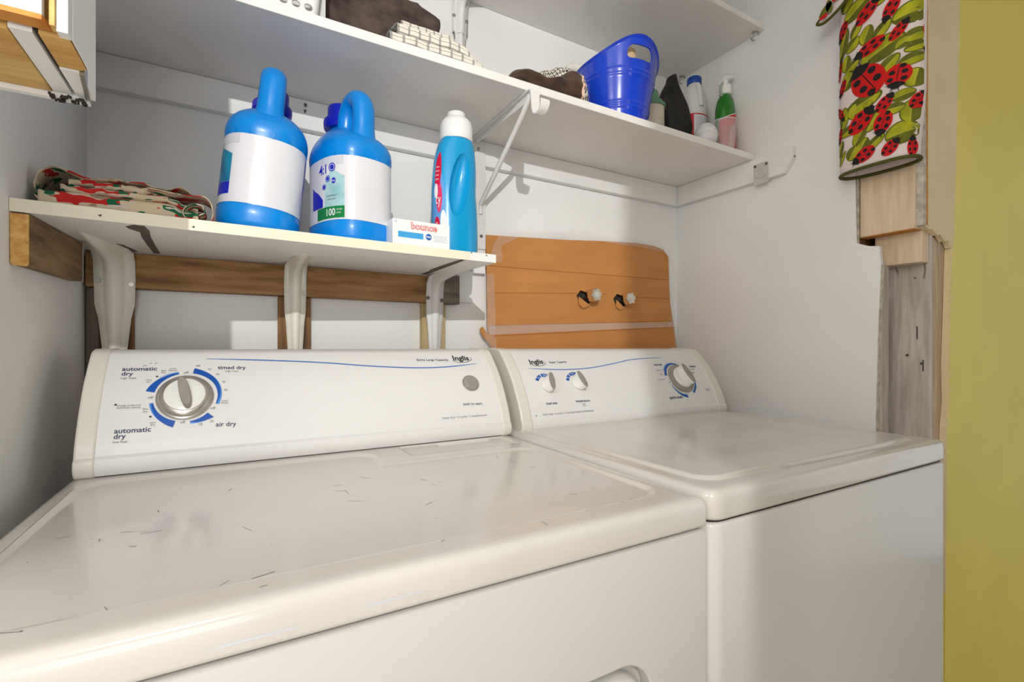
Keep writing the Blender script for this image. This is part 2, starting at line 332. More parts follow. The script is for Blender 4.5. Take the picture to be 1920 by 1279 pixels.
MB().box(-.1193, -.1125, .492, .5018, .2412, 1.10).build('jamb_edge', 'white_paint', wl, smooth=False)
MB().prism([(-1.0, .484), (-.1255, .484), (-.1225, .4985), (-1.0, .4985)], .243, .2469).build('casing_torn_foot', 'wood_orange', wl)
# unseen light blockers added behind the viewpoint: a wall and a leaf meeting it
struct(MB().box(.662, .76, -3.2, -.60, FL, 1.34).build('wall_blocker', 'wall_paint', smooth=False))  # added to keep the rear fill off the right side
door = struct(MB().prism([(-.019, -.56), (.66, -.64), (.66, -.675), (-.019, -.595)], FL+.01, .95).build('leaf_blocker', 'blocker_paint', smooth=False))  # added to cast the upright shadow edge on the washer

# ------------------------------------------------------------------ upper shelf
us = thing('storage_shelf', 'long white middle shelf running wall to wall with a blue bucket on it', 'shelf', (.55, 1.19, .56))
MB().box(-.247, 1.3585, .898, 1.1995, .5602, .5785).build('board', 'shelf_white', us, bevel=.0012, label='off-white shelf board with painted front edge')
MB().box(-.2465, 1.3392, 1.181, 1.1996, .494, .5598).build('cleat', 'white_paint', us, bevel=.0015)
MB().prism([(1.1996, .56), (.782, .56), (.778, .556), (.778, .527), (.803, .491), (1.1996, .494)], 1.34, 1.3585, 'x').build('cleat', 'white_paint', us, bevel=.0015)
MB().box(-.2465, -.2305, .895, 1.1805, .494, .5598).build('cleat', 'white_paint', us, bevel=.0015)
# closet-rod socket on the right cleat
rp = MB().prism(rring(.846, .892, .479, .541, .006), 1.3372, 1.3398, 'x').build('rod_socket', 'plate_grey', us, bevel=.0008)
k = MB(); k.tube([(1.336, .869+.015*math.cos(R(a)), .512+.015*math.sin(R(a))) for a in range(-200, 21, 20)], .0022, 8); k.build('socket_rim', 'plate_grey', rp)
for y, z in ((.887, .535), (.852, .533)): MB().lathe([(.0035, 1.3345), (.004, 1.3375)], (0, y, z), 12, 'x').build('screw', 'metal_dark', rp)
MB().lathe([(.002, .775), (.0035, .779)], (1.349, 0, .531), 10, 'y').build('screw', 'metal_dark', us)
# bracket with rod hook
bk = MB()
bk.box(.557, .589, 1.176, 1.1805, .265, .5595)
bk.box(.548, .572, .888, 1.18, .5565, .5600)
bk.prism([(.888, .5565), (1.18, .5565), (1.18, .546), (.888, .540)], .556, .560, 'x')
bko = bk.build('bracket', 'bracket_white', us, bevel=.0008, label='white steel shelf bracket with closet rod hook')
k = MB(); k.tube([(.556, .894, .548), (.5585, .93, .522), (.572, 1.172, .385), (.573, 1.176, .36)], .0062, 10); k.build('brace', 'bracket_white', bko)
pth = [(.887, .560), (.886, .535), (.884, .515), (.878, .503), (.866, .498), (.855, .502), (.849, .511), (.848, .522)]
k = MB(); n = len(pth); rings = []
for i, (y, z) in enumerate(pth):
    t = Vector((pth[min(i+1, n-1)][0]-pth[max(i-1, 0)][0], pth[min(i+1, n-1)][1]-pth[max(i-1, 0)][1])).normalized(); nx = (-t.y*.0013, t.x*.0013)
    w = .0105 if i else .012
    rings.append([(.5635-w, y+nx[0], z+nx[1]), (.5635+w, y+nx[0], z+nx[1]), (.5635+w, y-nx[0], z-nx[1]), (.5635-w, y-nx[0], z-nx[1])])
k.loft(rings); k.build('rod_hook', 'bracket_white', bko, smooth=True)
k = MB(); k.prism([(.886+.019*math.cos(R(a))-.02, .521+.019*math.sin(R(a))) for a in range(180, 361, 15)], .5725, .576, 'x'); k.build('rod_hook_cheek', 'bracket_white', bko)
for x, y, z in ((.567, 1.175, .535), (.575, 1.175, .30)): MB().lathe([(.004, y-.002), (.005, y+.0015)], (x, 0, z), 12, 'y').build('screw', 'metal', bko)
for y in (.98, 1.08): MB().lathe([(.0028, .553), (.0032, .5565)], (.565, y, 0), 10).build('screw', 'metal', bko)
struct(MB().box(.556, .591, 1.1812, 1.1998, .20, .4935).build('trim_1', 'white_paint', bevel=.001))
nl = thing('nail', 'small dark nail head sticking out of the white cleat above blue jugs', 'nail', (.135, 1.181, .545))
MB().lathe([(.001, 1.1812), (.001, 1.174), (.0035, 1.1738), (.0035, 1.172)], (.135, 0, .545), 10, 'y').build('nail_head', 'metal_dark', nl)
MB().prism([(.132, .537), (.138, .537), (.1365, .530), (.1335, .529)], 1.1798, 1.1808, 'y').build('scratch', 'metal_dark', nl)

# top shelf
ts = thing('top_shelf', 'uppermost off-white shelf at the top of the closet', 'shelf', (.55, 1.19, .94))
MB().box(-.247, 1.3585, .871, 1.1995, .9405, .957).build('board', 'shelf_white', ts, bevel=.0012)
for y in (.893, 1.165):
    k = MB(); k.tube([(1.345, y-.012*math.cos(R(a)), .929+.012*math.sin(R(a))) for a in range(0, 300, 25)], .0018, 6); k.tube([(1.34, y, .9405), (1.34, y, .937)], .005, 8)
    k.build('shelf_clip', 'metal', ts)

def stamped_bracket(parent, xc, ytip, zs, ywall, zbot, w0, w1, wt, rh, m, xt=None):
    """pressed steel L bracket: flanges with a hollow rib, deepest at the corner"""
    xt = xc if xt is None else xt
    path = [(ytip, zs, 0), (ytip+.012, zs, .12), (ytip+.05, zs, .45), ((ytip+ywall)/2, zs, .8), (ywall-.05, zs, 1.35), (ywall-.02, zs-.004, 1.9), (ywall-.005, zs-.018, 1.9), (ywall, zs-.05, 1.3), (ywall, zs-.10, .9), (ywall, (zs+zbot)/2-.02, .8), (ywall, zbot+.02, .7), (ywall, zbot, .5)]
    nrms = [(0, -1)]*4+[(-.2, -1), (-.6, -.8), (-.8, -.6), (-1, -.2)]+[(-1, 0)]*4
    ws = [wt*.5, wt, wt*1.05, (wt+w0)/2, w0*.95, w0, w0, w0, w0*.96, (w0+w1)/2, w1, w1*.85]
    rings = []
    for i, ((y, z, k), (ny, nz), w) in enumerate(zip(path, nrms, ws)):
        f = min(1, i/5); x0 = xt+(xc-xt)*f; h = rh*k; l = math.hypot(ny, nz); ny /= l; nz /= l
        prof = [(-.5, 0), (-.3, .0), (-.22, .35), (-.12, .92), (0, 1), (.12, .92), (.22, .35), (.3, .0), (.5, 0)]
        ring = [(x0+a*w, y+ny*h*b, z+nz*h*b) for a, b in prof]
        rings.append(ring)
    k = MB(); k.loft(rings, False, False, close=False)
    o = k.build('bracket', m, parent, solid=.0022, angle=60)
    for a, z in ((-.4, zs-.055), (.4, zs-.06)):
        MB().lathe([(.0045, ywall-.003), (.0055, ywall)], (xc+a*w0, 0, z), 12, 'y').build('screw', 'metal', o)
    MB().lathe([(.0055, zs), (.0045, zs-.003)], (xt, ytip+.018, 0), 12).build('screw', 'metal', o)
    return o
stamped_bracket(ts, .521, .95, .9375, 1.193, .785, .046, .03, .03, .012, 'bracket_white')

# ------------------------------------------------------------------ lower shelf
ls = thing('wall_shelf', 'short white lower shelf with cream front edge holding blue detergent jugs', 'shelf', (.11, 1.19, .18))
def warp_box(mb, x0, x1, zt, inset=0., yb=1.165):
    fy = lambda x: .836+(x+.246)/.714*.052+inset; fz = lambda x: .1705+(x+.246)/.714*.0045
    top = .0165
    v = []
    for dz in (0, zt):
        v += [(x0, fy(x0), fz(x0)+dz), (x1, fy(x1), fz(x1)+dz), (x1, yb, .182+dz), (x0, yb, .182+dz)]
    mb.add(v, [(3, 2, 1, 0), (4, 5, 6, 7), (0, 1, 5, 4), (1, 2, 6, 5), (2, 3, 7, 6), (3, 0, 4, 7)])
k = MB(); warp_box(k, -.2465, .468, .0165, .0006); k.build('board', 'shelf_white', ls, smooth=False)
k = MB(); fy = lambda x: .836+(x+.246)/.714*.052; fz = lambda x: .1705+(x+.246)/.714*.0045
for xa, xb, nm, mt_ in ((-.2465, .408, 'edge_band', 'shelf_edge'), (.4082, .4684, 'edge_band', 'white_paint')):
    k = MB(); v = []
    for dy in (-.0006, .0007):
        v += [(xa, fy(xa)+dy, fz(xa)), (xb, fy(xb)+dy, fz(xb)), (xb, fy(xb)+dy, fz(xb)+.0167), (xa, fy(xa)+dy, fz(xa)+.0167)]
    k.add(v, [(0, 1, 2, 3), (7, 6, 5, 4), (0, 4, 5, 1), (1, 5, 6, 2), (2, 6, 7, 3), (3, 7, 4, 0)]); k.build(nm, mt_, ls, smooth=False)
SH = lambda x, y: fz(x)+(.182-fz(x))*(y-fy(x))/(1.165-fy(x))           # underside height
def stain(pts):
    n = len(pts); k = MB(); k.add([(x, y, SH(x, y)-.0005) for x, y in pts]+[(x, y, SH(x, y)+.0002) for x, y in pts], [tuple(range(n)), tuple(range(n, 2*n))[::-1]]+[(i, (i+1) % n, n+(i+1) % n, n+i) for i in range(n)]); k.build('stain', 'stain', ls, smooth=False)
stain([(-.125, .85), (-.113, .851), (-.112, .89), (-.118, .95), (-.124, 1.06), (-.128, 1.15), (-.138, 1.15), (-.135, 1.05), (-.13, .95), (-.126, .91), (-.136, .885), (-.137, .87)])
stain([(.388, .887), (.398, .888), (.405, 1.0), (.412, 1.155), (.398, 1.155), (.396, 1.08), (.39, 1.07), (.388, .98)])
stain([(-.18, 1.06), (-.172, 1.07), (-.162, 1.15), (-.168, 1.15)])
for (x, z, a) in ((-.16, .178, 0), (-.055, .177, 1), (.445, .188, 2), (.41, .190, 1)):
    y = fy(x)-.0007; s = .0022; MB().prism([(x-s, z), (x+s, z+.0015), (x+s*.4, z-s)], y-.0003, y+.0002, 'y').build('chip', 'stain', ls)
v = []
k = MB()                                            # side cleat, dipping slightly to the front
vv = [(-.2468, .838, .1695), (-.2285, .838, .1695), (-.2285, 1.085, .179), (-.2468, 1.085, .179), (-.2468, .838, .104), (-.2285, .838, .1025), (-.2285, 1.085, .1125), (-.2468, 1.085, .1125)]
k.add(vv, [(0, 1, 2, 3), (7, 6, 5, 4), (0, 4, 5, 1), (1, 5, 6, 2), (2, 6, 7, 3), (3, 7, 4, 0)]); k.build('side_cleat', 'wood_brown_y', ls, bevel=.002)
k = MB(); k.prism([(-.2462, .1065), (-.2440, .1032), (-.2312, .1025), (-.2292, .105), (-.2290, .1685), (-.2465, .169)], .8372, .8385, 'y'); k.build('cleat_end_grain', 'wood_end', ls, label='pale orange sawn end of the side cleat')
MB().box(-.2465, -.2285, 1.0855, 1.0875, .113, .175).build('cleat_tip', 'white_paint', ls)
MB().box(-.243, .43, 1.1655, 1.1995, .113, .181).build('back_board', 'wood_brown', ls, bevel=.002, label='rough brown board behind the brackets')
MB().box(.4302, .508, 1.1655, 1.1995, .112, .187).build('back_board', 'wood_weathered', ls, bevel=.002, label='grey weathered end of the back board')
for x0, x1, mt_ in ((-.2455, -.225, 'wood_grey_z'), (-.2248, -.174, 'wood_brown_z'), (.08, .147, 'wood_brown_z'), (.41, .475, 'wood_light_z')):
    MB().box(x0, x1, 1.1805, 1.1996, -.24, .1125).build('upright', mt_, ls, bevel=.0025)
stamped_bracket(ls, -.199, .940, .1795, 1.1635, -.03, .062, .036, .024, .016, 'bracket_cream', xt=-.21)
stamped_bracket(ls, .113, .955, .1795, 1.1635, -.03, .045, .03, .03, .012, 'bracket_cream')
stamped_bracket(ls, .438, .925, .1795, 1.1635, -.03, .046, .03, .03, .012, 'bracket_white', xt=.448)
struct(MB().box(.511, .555, 1.187, 1.1996, .12, .205).build('trim_2', 'white_paint', bevel=.001))

# ------------------------------------------------------------------ cardboard cover and faucets
cb = thing('cardboard_panel', 'brown corrugated cardboard taped to the back wall behind the washer', 'cardboard', (.95, 1.19, -.05))
k = MB().prism([(.590, .306), (.73, .314), (.862, .322), (1.007, .334), (1.143, .343), (1.225, .342), (1.27, .333), (1.292, .312), (1.293, .30), (1.296, .223), (1.302, .15), (1.324, .058), (1.338, -.017), (1.342, -.12), (.64, -.12), (.617, -.043), (.602, .016), (.596, .06), (.594, .192)], 1.178, 1.183, 'y')
cbo = k.build('sheet', 'cardboard', cb, smooth=False)
cut = MB()
for x, z in ((.932, .153), (1.078, .150)):
    cut.prism([(x-.034, z+.004), (x-.018, z+.021), (x+.022, z+.012), (x+.026, z-.010), (x-.004, z-.030), (x-.02, z-.02)], 1.16, 1.19, 'y')
boolean(cbo, cut)
MB().box(.86, 1.14, 1.1935, 1.1996, .10, .20).build('hole_shade_plate', 'gap_dark', cb, smooth=False)  # dark plate standing in for the shade inside the cut holes
for z0, z1, a, b in ((.148, .163, .60, .90), (.163, .166, 1.09, 1.30), (.222, .231, .60, 1.295), (.03, .068, .61, 1.32), (.058, .09, .605, 1.31), (.165, .167, .96, 1.02)):
    MB().prism([(a, z0), (b, z1), (b, z1+.0016), (a, z0+.0016)], 1.1772, 1.1782, 'y').build('crease', 'cardboard_crease', cb)
MB().prism([(.60, .034), (1.318, .071), (1.318, .088), (.60, .060)], 1.1768, 1.1776, 'y').build('tape_strip', 'clear_tape', cb)
MB().prism([(.570, .048), (.578, .056), (.60, .03), (.612, .0), (.60, .008), (.58, .03)], 1.174, 1.1765, 'y').build('torn_flap', 'cardboard', cb, smooth=False)
for x, z, s in ((.914, .143, 1), (1.062, .140, .8)):
    MB().prism([(x-.012*s, z+.01), (x+.03*s, z-.014), (x+.004, z-.026*s), (x-.012, z-.012)], 1.170, 1.1725, 'y').build('cut_flap', 'cardboard', cb, smooth=False)
def tape(path, width, seed, name='tape'):
    P = catmull([Vector(p) for p in path], 8); k = MB()
    def fn(u, v):
        i = min(int(u*(len(P)-1)), len(P)-2); f = u*(len(P)-1)-i; p = P[i].lerp(P[i+1], f); t = (P[i+1]-P[i]).normalized(); nn = Vector((-t.z, 0, t.x))
        w = width*(.8+.35*mnoise.noise((u*6, seed, 0))); q = p+nn*((v-.5)*w)
        return (q.x, q.y-.0035*abs(mnoise.noise((u*16, v*3, seed)))-.002*mnoise.noise((u*45, v*7, seed)), q.z)
    k.grid(fn, 90, 8); return k.build(name, 'clear_tape', cb)
tape([(.622, 1.174, .235), (.628, 1.174, .285), (.68, 1.175, .320), (.77, 1.175, .333), (.86, 1.175, .343)], .035, 1)
tape([(.80, 1.173, .330), (.90, 1.173, .352), (1.02, 1.174, .343), (1.14, 1.174, .343), (1.25, 1.175, .340), (1.30, 1.175, .328)], .036, 2)
tape([(.598, 1.174, .20), (.604, 1.174, .1), (.600, 1.173, .03), (.612, 1.172, -.03)], .036, 3)
tape([(1.302, 1.174, .30), (1.306, 1.174, .2), (1.314, 1.174, .1), (1.338, 1.174, -.01)], .03, 4)
for n_, (x, z, y) in enumerate(((.942, .158, 1.135), (1.087, .155, 1.142))):
    fh = thing('faucet_handle', ('chrome star-shaped faucet handle poking through cardboard, left of the two', 'chrome star-shaped faucet handle poking through cardboard, nearer the right wall')[n_], 'faucet handle', (x, 1.18, z), group='faucet handles in the cardboard')
    k = MB(); rings = []
    for d, s, fl in ((1.178, .62, 0), (1.170, .9, .4), (1.155, 1, .8), (y+.004, 1.0, 1), (y, .9, 1)):
        rings.append([(x+.0215*s*(1-.2*fl*(.5-.5*math.cos(6*2*PI*i/48)))*math.cos(2*PI*i/48+.2), d, z+.0215*s*(1-.2*fl*(.5-.5*math.cos(6*2*PI*i/48)))*math.sin(2*PI*i/48+.2)) for i in range(48)])
    k.loft(rings); k.build('knob', 'chrome', fh, angle=50)
    MB().lathe([(.009, y+.0005), (.009, y-.0012), (.006, y-.002)], (x, 0, z), 20, 'y').build('centre_cap', 'plate_grey', fh)
    MB().lathe([(.008, 1.178), (.008, 1.199)], (x, 0, z), 14, 'y').build('stem', 'metal', fh)

# ------------------------------------------------------------------ dryer and washer
PR = [(.888, -.154), (.892, -.140), (.905, -.112), (.920, -.086), (.939, -.058), (.962, -.032), (.980, -.014), (.990, -.008), (1.003, -.005)]
Q = catmull([Vector(p) for p in PR], 6); CS = [0.]
for i in range(len(Q)-1): CS.append(CS[-1]+(Q[i+1]-Q[i]).length)
def panel(x, s, off=0.):
    s = max(0, min(CS[-1]-1e-6, s)); i = 0
    while CS[i+1] < s: i += 1
    t = (Q[i+1]-Q[i]); f = (s-CS[i])/t.length; p = Q[i]+t*f; t.normalize()
    # blended normal keeps raised print parallel to the curve
    return (x, p.x-t.y*off, p.y+t.x*off)
PAN = lambda o: (lambda x, s: panel(x, s, o))
LIP = [(.896, -.1855), (.888, -.184), (.883, -.177), (.8815, -.168), (.883, -.1595), (.8875, -.1555)]
def console(root, xa, xb, xc, xd):
    """xa-xd outer ends, xb-xc front sheet"""
    prof = [Vector(p) for p in LIP]+list(Q)+[Vector((1.05, -.004)), Vector((1.085, -.02)), Vector((1.085, -.1855))]
    k = MB(); k.loft([[(x, p.x, p.y) for p in prof] for x in (xb, xc)]); pan = k.build('control_panel', 'panel_white', root, angle=28)
    c = Vector((1.0, -.1)); grow = []
    for p in prof:
        d = (p-c); grow.append(p+d.normalized()*.0022)
    for a, b, sgn in ((xa, xb+.0004, -1), (xc-.0004, xd, 1)):
        k = MB(); k.loft([[(x, p.x, p.y) for p in grow] for x in (a, b)]); k.build('end_cap', 'cap_cream', root, bevel=.0035, seg=3, angle=30, label='cream plastic end cap')
    return pan
def arcs(parent, m, specs):
    for sp_ in specs:
        k = MB(); arc(k, *sp_); k.build('dial_marking', m, parent, smooth=False)
def arc(mb, cx, cs, a0, a1, r0, r1, ra0, ra1, off, n=16, off2=None):
    """band between an inner and an outer radius, radii running from start to end"""
    P = []
    for i in range(n+1):
        t = i/n; a = R(a0+(a1-a0)*t); P.append((r0+(r1-r0)*t, ra0+(ra1-ra0)*t, a))
    fn = PAN(off); vs = []
    for ri, ro, a in P: vs += [fn(cx+ri*math.cos(a), cs+ri*math.sin(a)), fn(cx+ro*math.cos(a), cs+ro*math.sin(a))]
    mb.add(vs, [(2*i, 2*i+1, 2*i+3, 2*i+2) for i in range(n)])
def line_on(mb, pts, w, off):
    P = catmull([Vector(p) for p in pts], 8); vs = []; fn = PAN(off)
    for i, p in enumerate(P):
        t = (P[min(i+1, len(P)-1)]-P[max(i-1, 0)]).normalized(); n = Vector((-t.y, t.x)); e = w*.5*min(1, .35+min(i, len(P)-1-i)*.1)
        vs += [fn(*(p-n*e)), fn(*(p+n*e))]
    mb.add(vs, [(2*i, 2*i+1, 2*i+3, 2*i+2) for i in range(len(P)-1)])
def dot_on(mb, x, s, r, off=.0005, n=10): mb.add([PAN(off)(x+r*math.cos(2*PI*i/n), s+r*math.sin(2*PI*i/n)) for i in range(n)], [tuple(range(n))])
def frame_at(s):
    a = Vector(panel(0, s-.004)); b = Vector(panel(0, s+.004)); t = (b-a).normalized(); n = Vector((1, 0, 0)).cross(t); 
    if n.y > 0: n = -n
    return Vector(panel(0, s)), t, n
def on_panel(cx, cs):
    """local frame on the sloping panel: u right, v up the panel, w outwards"""
    o, t, n = frame_at(cs); o.x = cx
    return lambda u, v, w: tuple(o+Vector((u, 0, 0))+t*v+n*w)
def put(mb, L, rings, **k): mb.loft([[L(*p) for p in r] for r in rings], **k)
circ = lambda r, w, n=40: [(r*math.cos(2*PI*i/n), r*math.sin(2*PI*i/n), w) for i in range(n)]
def lens_shape(l, wd, w, ang, n=14, sharp=1.):
    out = []
    for i in range(2*n):
        t = i/n; sgn = 1 if t < 1 else -1; q = t if t < 1 else t-1
        y = l/2*math.cos(PI*q)*sgn; x = wd/2*math.sin(PI*q)**sharp*sgn
        out.append((x*math.cos(ang)-y*math.sin(ang), x*math.sin(ang)+y*math.cos(ang), w))
    return out

def appliance_top(root, x0, x1, y0, y1, zt, zb, r, hf, name, step=.0026, inset=.02):
    """lid deck: rounded rim plus a surface whose relief hf(x, y) carries the recesses"""
    k = MB(); rings = []
    prof = [(.004, zb), (.0005, zb+.002), (0, zb+.005), (0, zt-.012), (.0012, zt-.0065), (.0045, zt-.0022), (.009, zt-.0005), (.014, zt), (inset, zt)]
    for d, z in prof:
        rr_ = max(r-d, .0004); rings.append([(x, y, z) for x, y in rring(x0+d, x1-d, y0+d, y1-d, rr_, 6)])
    k.loft(rings, cap0=True, cap1=False)
    xa, xb, ya, yb = x0+inset, x1-inset, y0+inset, y1-inset
    nu = int((xb-xa)/step); nv = int((yb-ya)/step)
    k.grid(lambda u, v: (xa+(xb-xa)*u, ya+(yb-ya)*v, zt+hf(xa+(xb-xa)*u, ya+(yb-ya)*v)), nu, nv)
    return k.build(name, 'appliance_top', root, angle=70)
def sdrr(x, y, x0, x1, y0, y1, r):
    cx, cy = (x0+x1)/2, (y0+y1)/2; qx, qy = abs(x-cx)-(x1-x0)/2+r, abs(y-cy)-(y1-y0)/2+r
    return math.hypot(max(qx, 0), max(qy, 0))+min(max(qx, qy), 0)-r

# --- dryer
dr = thing('clothes_dryer', 'white top-control clothes dryer with one large dial and a round start button', 'dryer', (.15, .75, -Z0))
DZ = -.186
def dryer_relief(x, y):
    d = sdrr(x, y, -.183, .478, .442, .772, .035)
    d2 = sdrr(x, y, -.183, .205, .5, .868, .035)
    d = min(d, d2)
    h = -.0042*smooth01((.004-d)/.010)
    dl = sdrr(x, y, .262, .478, .806, .885, .004); h += -.0022*smooth01((.0005-dl)/.003)
    ds = sdrr(x, y, .335, .446, .862, .882, .003); h += -.006*smooth01((.0005-ds)/.0035)
    return h
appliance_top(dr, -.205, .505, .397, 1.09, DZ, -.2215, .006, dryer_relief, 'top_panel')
MB().box(-.203, .503, .415, 1.09, FL+.02, -.2235).build('cabinet', 'appliance_white', dr, bevel=.004)
k = MB(); zf0, zf1 = FL+.03, -.2252
o_ = rring(-.204, .504, zf0, zf1, .004, 6); o_2 = rring(-.2025, .5025, zf0+.002, zf1-.002, .004, 6)
d0 = (-.085, .412, -.78, -.352, .045)
hole = lambda g, rr_: rring(d0[0]-g, d0[1]+g, d0[2]-g, d0[3]+g, rr_, 6)
k.loft([[(x, .414, z) for x, z in o_], [(x, .402, z) for x, z in o_], [(x, .399, z) for x, z in o_2], [(x, .399, z) for x, z in hole(.002, .047)], [(x, .4005, z) for x, z in hole(0, .045)], [(x, .4135, z) for x, z in hole(-.001, .044)]], False, False)
k.build('front_panel', 'appliance_white', dr, angle=35)
k = MB(); k.loft([[(x, .4143, z) for x, z in hole(-.010, .038)], [(x, .404, z) for x, z in hole(-.010, .038)], [(x, .4, z) for x, z in hole(-.0125, .036)], [(x, .3965, z) for x, z in hole(-.022, .03)], [(x, .3955, z) for x, z in hole(-.04, .02)]])
k.build('door', 'appliance_white', dr, angle=35)
pan = console(dr, -.198, -.174, .482, .5035)
# print on the control panel
navy, grey, dark = MB(), MB(), MB()
T = PAN(.0006)
for s_, a, b, c, d in (('automatic', -.1551, -.1108, .1368, .1363), ('dry', -.1548, -.1405, .1273, .1268), ('timed dry', -.0274, .0142, .1366, .1353), ('air dry', -.0283, -.0001, .0298, .0286),
                       ('automatic', -.1547, -.1112, .0298, .0292), ('dry', -.1547, -.1407, .0215, .0215), ('push to start', .4012, .4431, .0385, .037)):
    put_text(navy, s_, a, b, c, T, d, offset=.013 if 'push' not in s_ else .012)
for s_, a, b, c, d in (('high heat', -.1549, -.136, .1203, .12), ('very', -.1234, -.1158, .1162, .1158), ('dry', -.1225, -.1175, .1123, .112), ('less', -.1051, -.0984, .1342, .134), ('dry', -.1048, -.0987, .13, .1298),
                       ('cool', -.0939, -.0856, .1386, .1383), ('down', -.0953, -.0839, .1344, .134), ('off', -.0746, -.0681, .1285, .1282), ('60', -.058, -.0525, .1429, .1427), ('50', -.0412, -.0365, .135, .1349), ('40', -.0299, -.0248, .1236, .1234),
                       ('30', -.0205, -.0159, .1075, .1073), ('20', -.018, -.0129, .0915, .0912), ('cool', -.0206, -.0123, .072, .0715), ('down', -.0215, -.0112, .0685, .0678), ('off', -.036, -.0292, .0594, .059), ('high heat', -.0159, .0028, .1301, .1294),
                       ('20', -.0365, -.0314, .0375, .0371), ('10', -.0512, -.0463, .0332, .0328), ('off', -.0753, -.0688, .0388, .0383), ('very', -.1136, -.106, .0416, .0417), ('dry', -.1126, -.1066, .038, .0375), ('less', -.1234, -.1166, .0646, .0641),
                       ('dry', -.1231, -.1169, .0602, .0597), ('off', -.1183, -.1116, .083, .0826), ('energy preferred', -.1548, -.1266, .0722, .0715), ('automatic setting', -.1547, -.1263, .0686, .0677), ('low heat', -.155, -.1381, .0154, .015),
                       ('heavy duty \u2022 6 cycles \u2022 3 temperatures', .3521, .4492, .013, .0125)):
    put_text(grey, s_, a, b, c, T, d)
put_text(dark, 'Extra Large Capacity', .3248, .3941, .1486, T, .1473, offset=.012); put_text(dark, 'Inglis', .4056, .4431, .1486, T, .1479, offset=.03)
for x, s_ in ((-.1096, .1238), (-.1132, .0526), (-.1565, .0751)): dot_on(dark, x, s_, .0016)
line_on(dark, [(.4031, .1486), (.410, .1445), (.4186, .1422), (.430, .1422), (.4353, .1434), (.443, .146), (.4492, .151), (.4461, .1574)], .0012, .0006)
for x, s_, l in ((-.127, .147, .006), (-.120, .152, .004), (-.113, .1515, .004)): line_on(dark, [(x-l/2, s_-l*.3), (x, s_), (x+l/2, s_+l*.1)], .0008, .0006)
navy.build('lettering', 'print_navy', pan, smooth=False, label='navy panel lettering', stuff=True); grey.build('lettering', 'print_grey', pan, smooth=False, stuff=True); dark.build('lettering', 'print_dark', pan, smooth=False, label='dark brand lettering', stuff=True)
k = MB(); line_on(k, [(-.0443, .1607), (.0472, .1552), (.1363, .1482), (.2332, .1364), (.3182, .1299), (.3884, .1309), (.4567, .1383)], .0026, .0005); k.build('blue_line', 'print_line', pan)
kx, ks = -.0702, .0825
arcs(pan, 'print_blue', ((kx, ks, 165, 103, .0418, .0462, .0536, .0485, .0006), (kx, ks, 80, -18, .0466, .0430, .0577, .0445, .0006, 24), (kx, ks, 190, 254, .0417, .0408, .0440, .0515, .0006), (kx, ks, -80, -43, .0418, .0418, .0430, .0535, .0006)))
arcs(pan, 'print_light_blue', ((kx, ks, 135, 103, .0525, .0485, .0530, .0508, .0005), (kx, ks, 62, -18, .0545, .0445, .0548, .0480, .0005, 24), (kx, ks, 190, 235, .0440, .0490, .0468, .0492, .0005), (kx, ks, -80, -52, .0430, .0505, .0458, .0507, .0005)))
L_ = on_panel(kx, ks)
k = MB(); put(k, L_, [circ(.0385, .0005), circ(.0385, .003), circ(.0372, .0042), circ(.0362, .0045), circ(.0352, .007), circ(.0315, .0105), circ(.0285, .0112), circ(.0275, .0105)], cap0=False); kn = k.build('dial_knob', 'knob_silver', dr, label='large silver-rimmed program dial')
k = MB(); put(k, L_, [circ(.0276, .009), circ(.0276, .0118), circ(.026, .0128), circ(.014, .0132)]); k.build('dial_face', 'knob_white', kn)
k = MB(); an = R(12); put(k, L_, [lens_shape(.053, .0145, .0125, an, sharp=.75), lens_shape(.053, .0145, .022, an, sharp=.75), lens_shape(.049, .0125, .0248, an, sharp=.75)]); k.build('dial_grip', 'knob_grey', kn, angle=50)
L_ = on_panel(.4279, .0869)
k = MB(); put(k, L_, [circ(.0183, .0004, 32), circ(.0183, .0025, 32), circ(.0172, .0032, 32), circ(.0168, .0028, 32)], cap0=False); bt = k.build('start_button', 'knob_grey', dr)
k = MB(); put(k, L_, [circ(.0166, .002, 32), circ(.0160, .0055, 32), circ(.0135, .0066, 32), circ(.009, .0056, 32), circ(.003, .0052, 32)]); k.build('button_face', 'knob_grey', bt)
k = MB(); rr = random.Random(11)
for i in range(70):
    x = rr.uniform(-.17, .47); y = rr.uniform(.42, .86); a = rr.uniform(0, PI); l = rr.choice((.0008, .001, .003, .006, .009)); w = rr.uniform(.00025, .0005); z = DZ+dryer_relief(x, y)+.0003; dx, dy = math.cos(a), math.sin(a)
    k.add([(x-dx*l-dy*w, y-dy*l+dx*w, z), (x+dx*l-dy*w, y+dy*l+dx*w, z), (x+dx*l+dy*w, y+dy*l-dx*w, z), (x-dx*l+dy*w, y-dy*l-dx*w, z)], [(0, 1, 2, 3)])
k.build('scratch_marks', 'print_grey', dr, smooth=False, stuff=True)
k = MB()
for x, z, l in ((.012, -.211, .03), (.115, -.209, .026)): k.add([(x-l, .3968, z-.001), (x+l, .3968, z-.0006), (x+l*.9, .3968, z+.0006), (x-l*.7, .3968, z+.001)], [(0, 1, 2, 3)])
k.build('scuffs', 'label_pale_grey', dr, smooth=False, stuff=True)

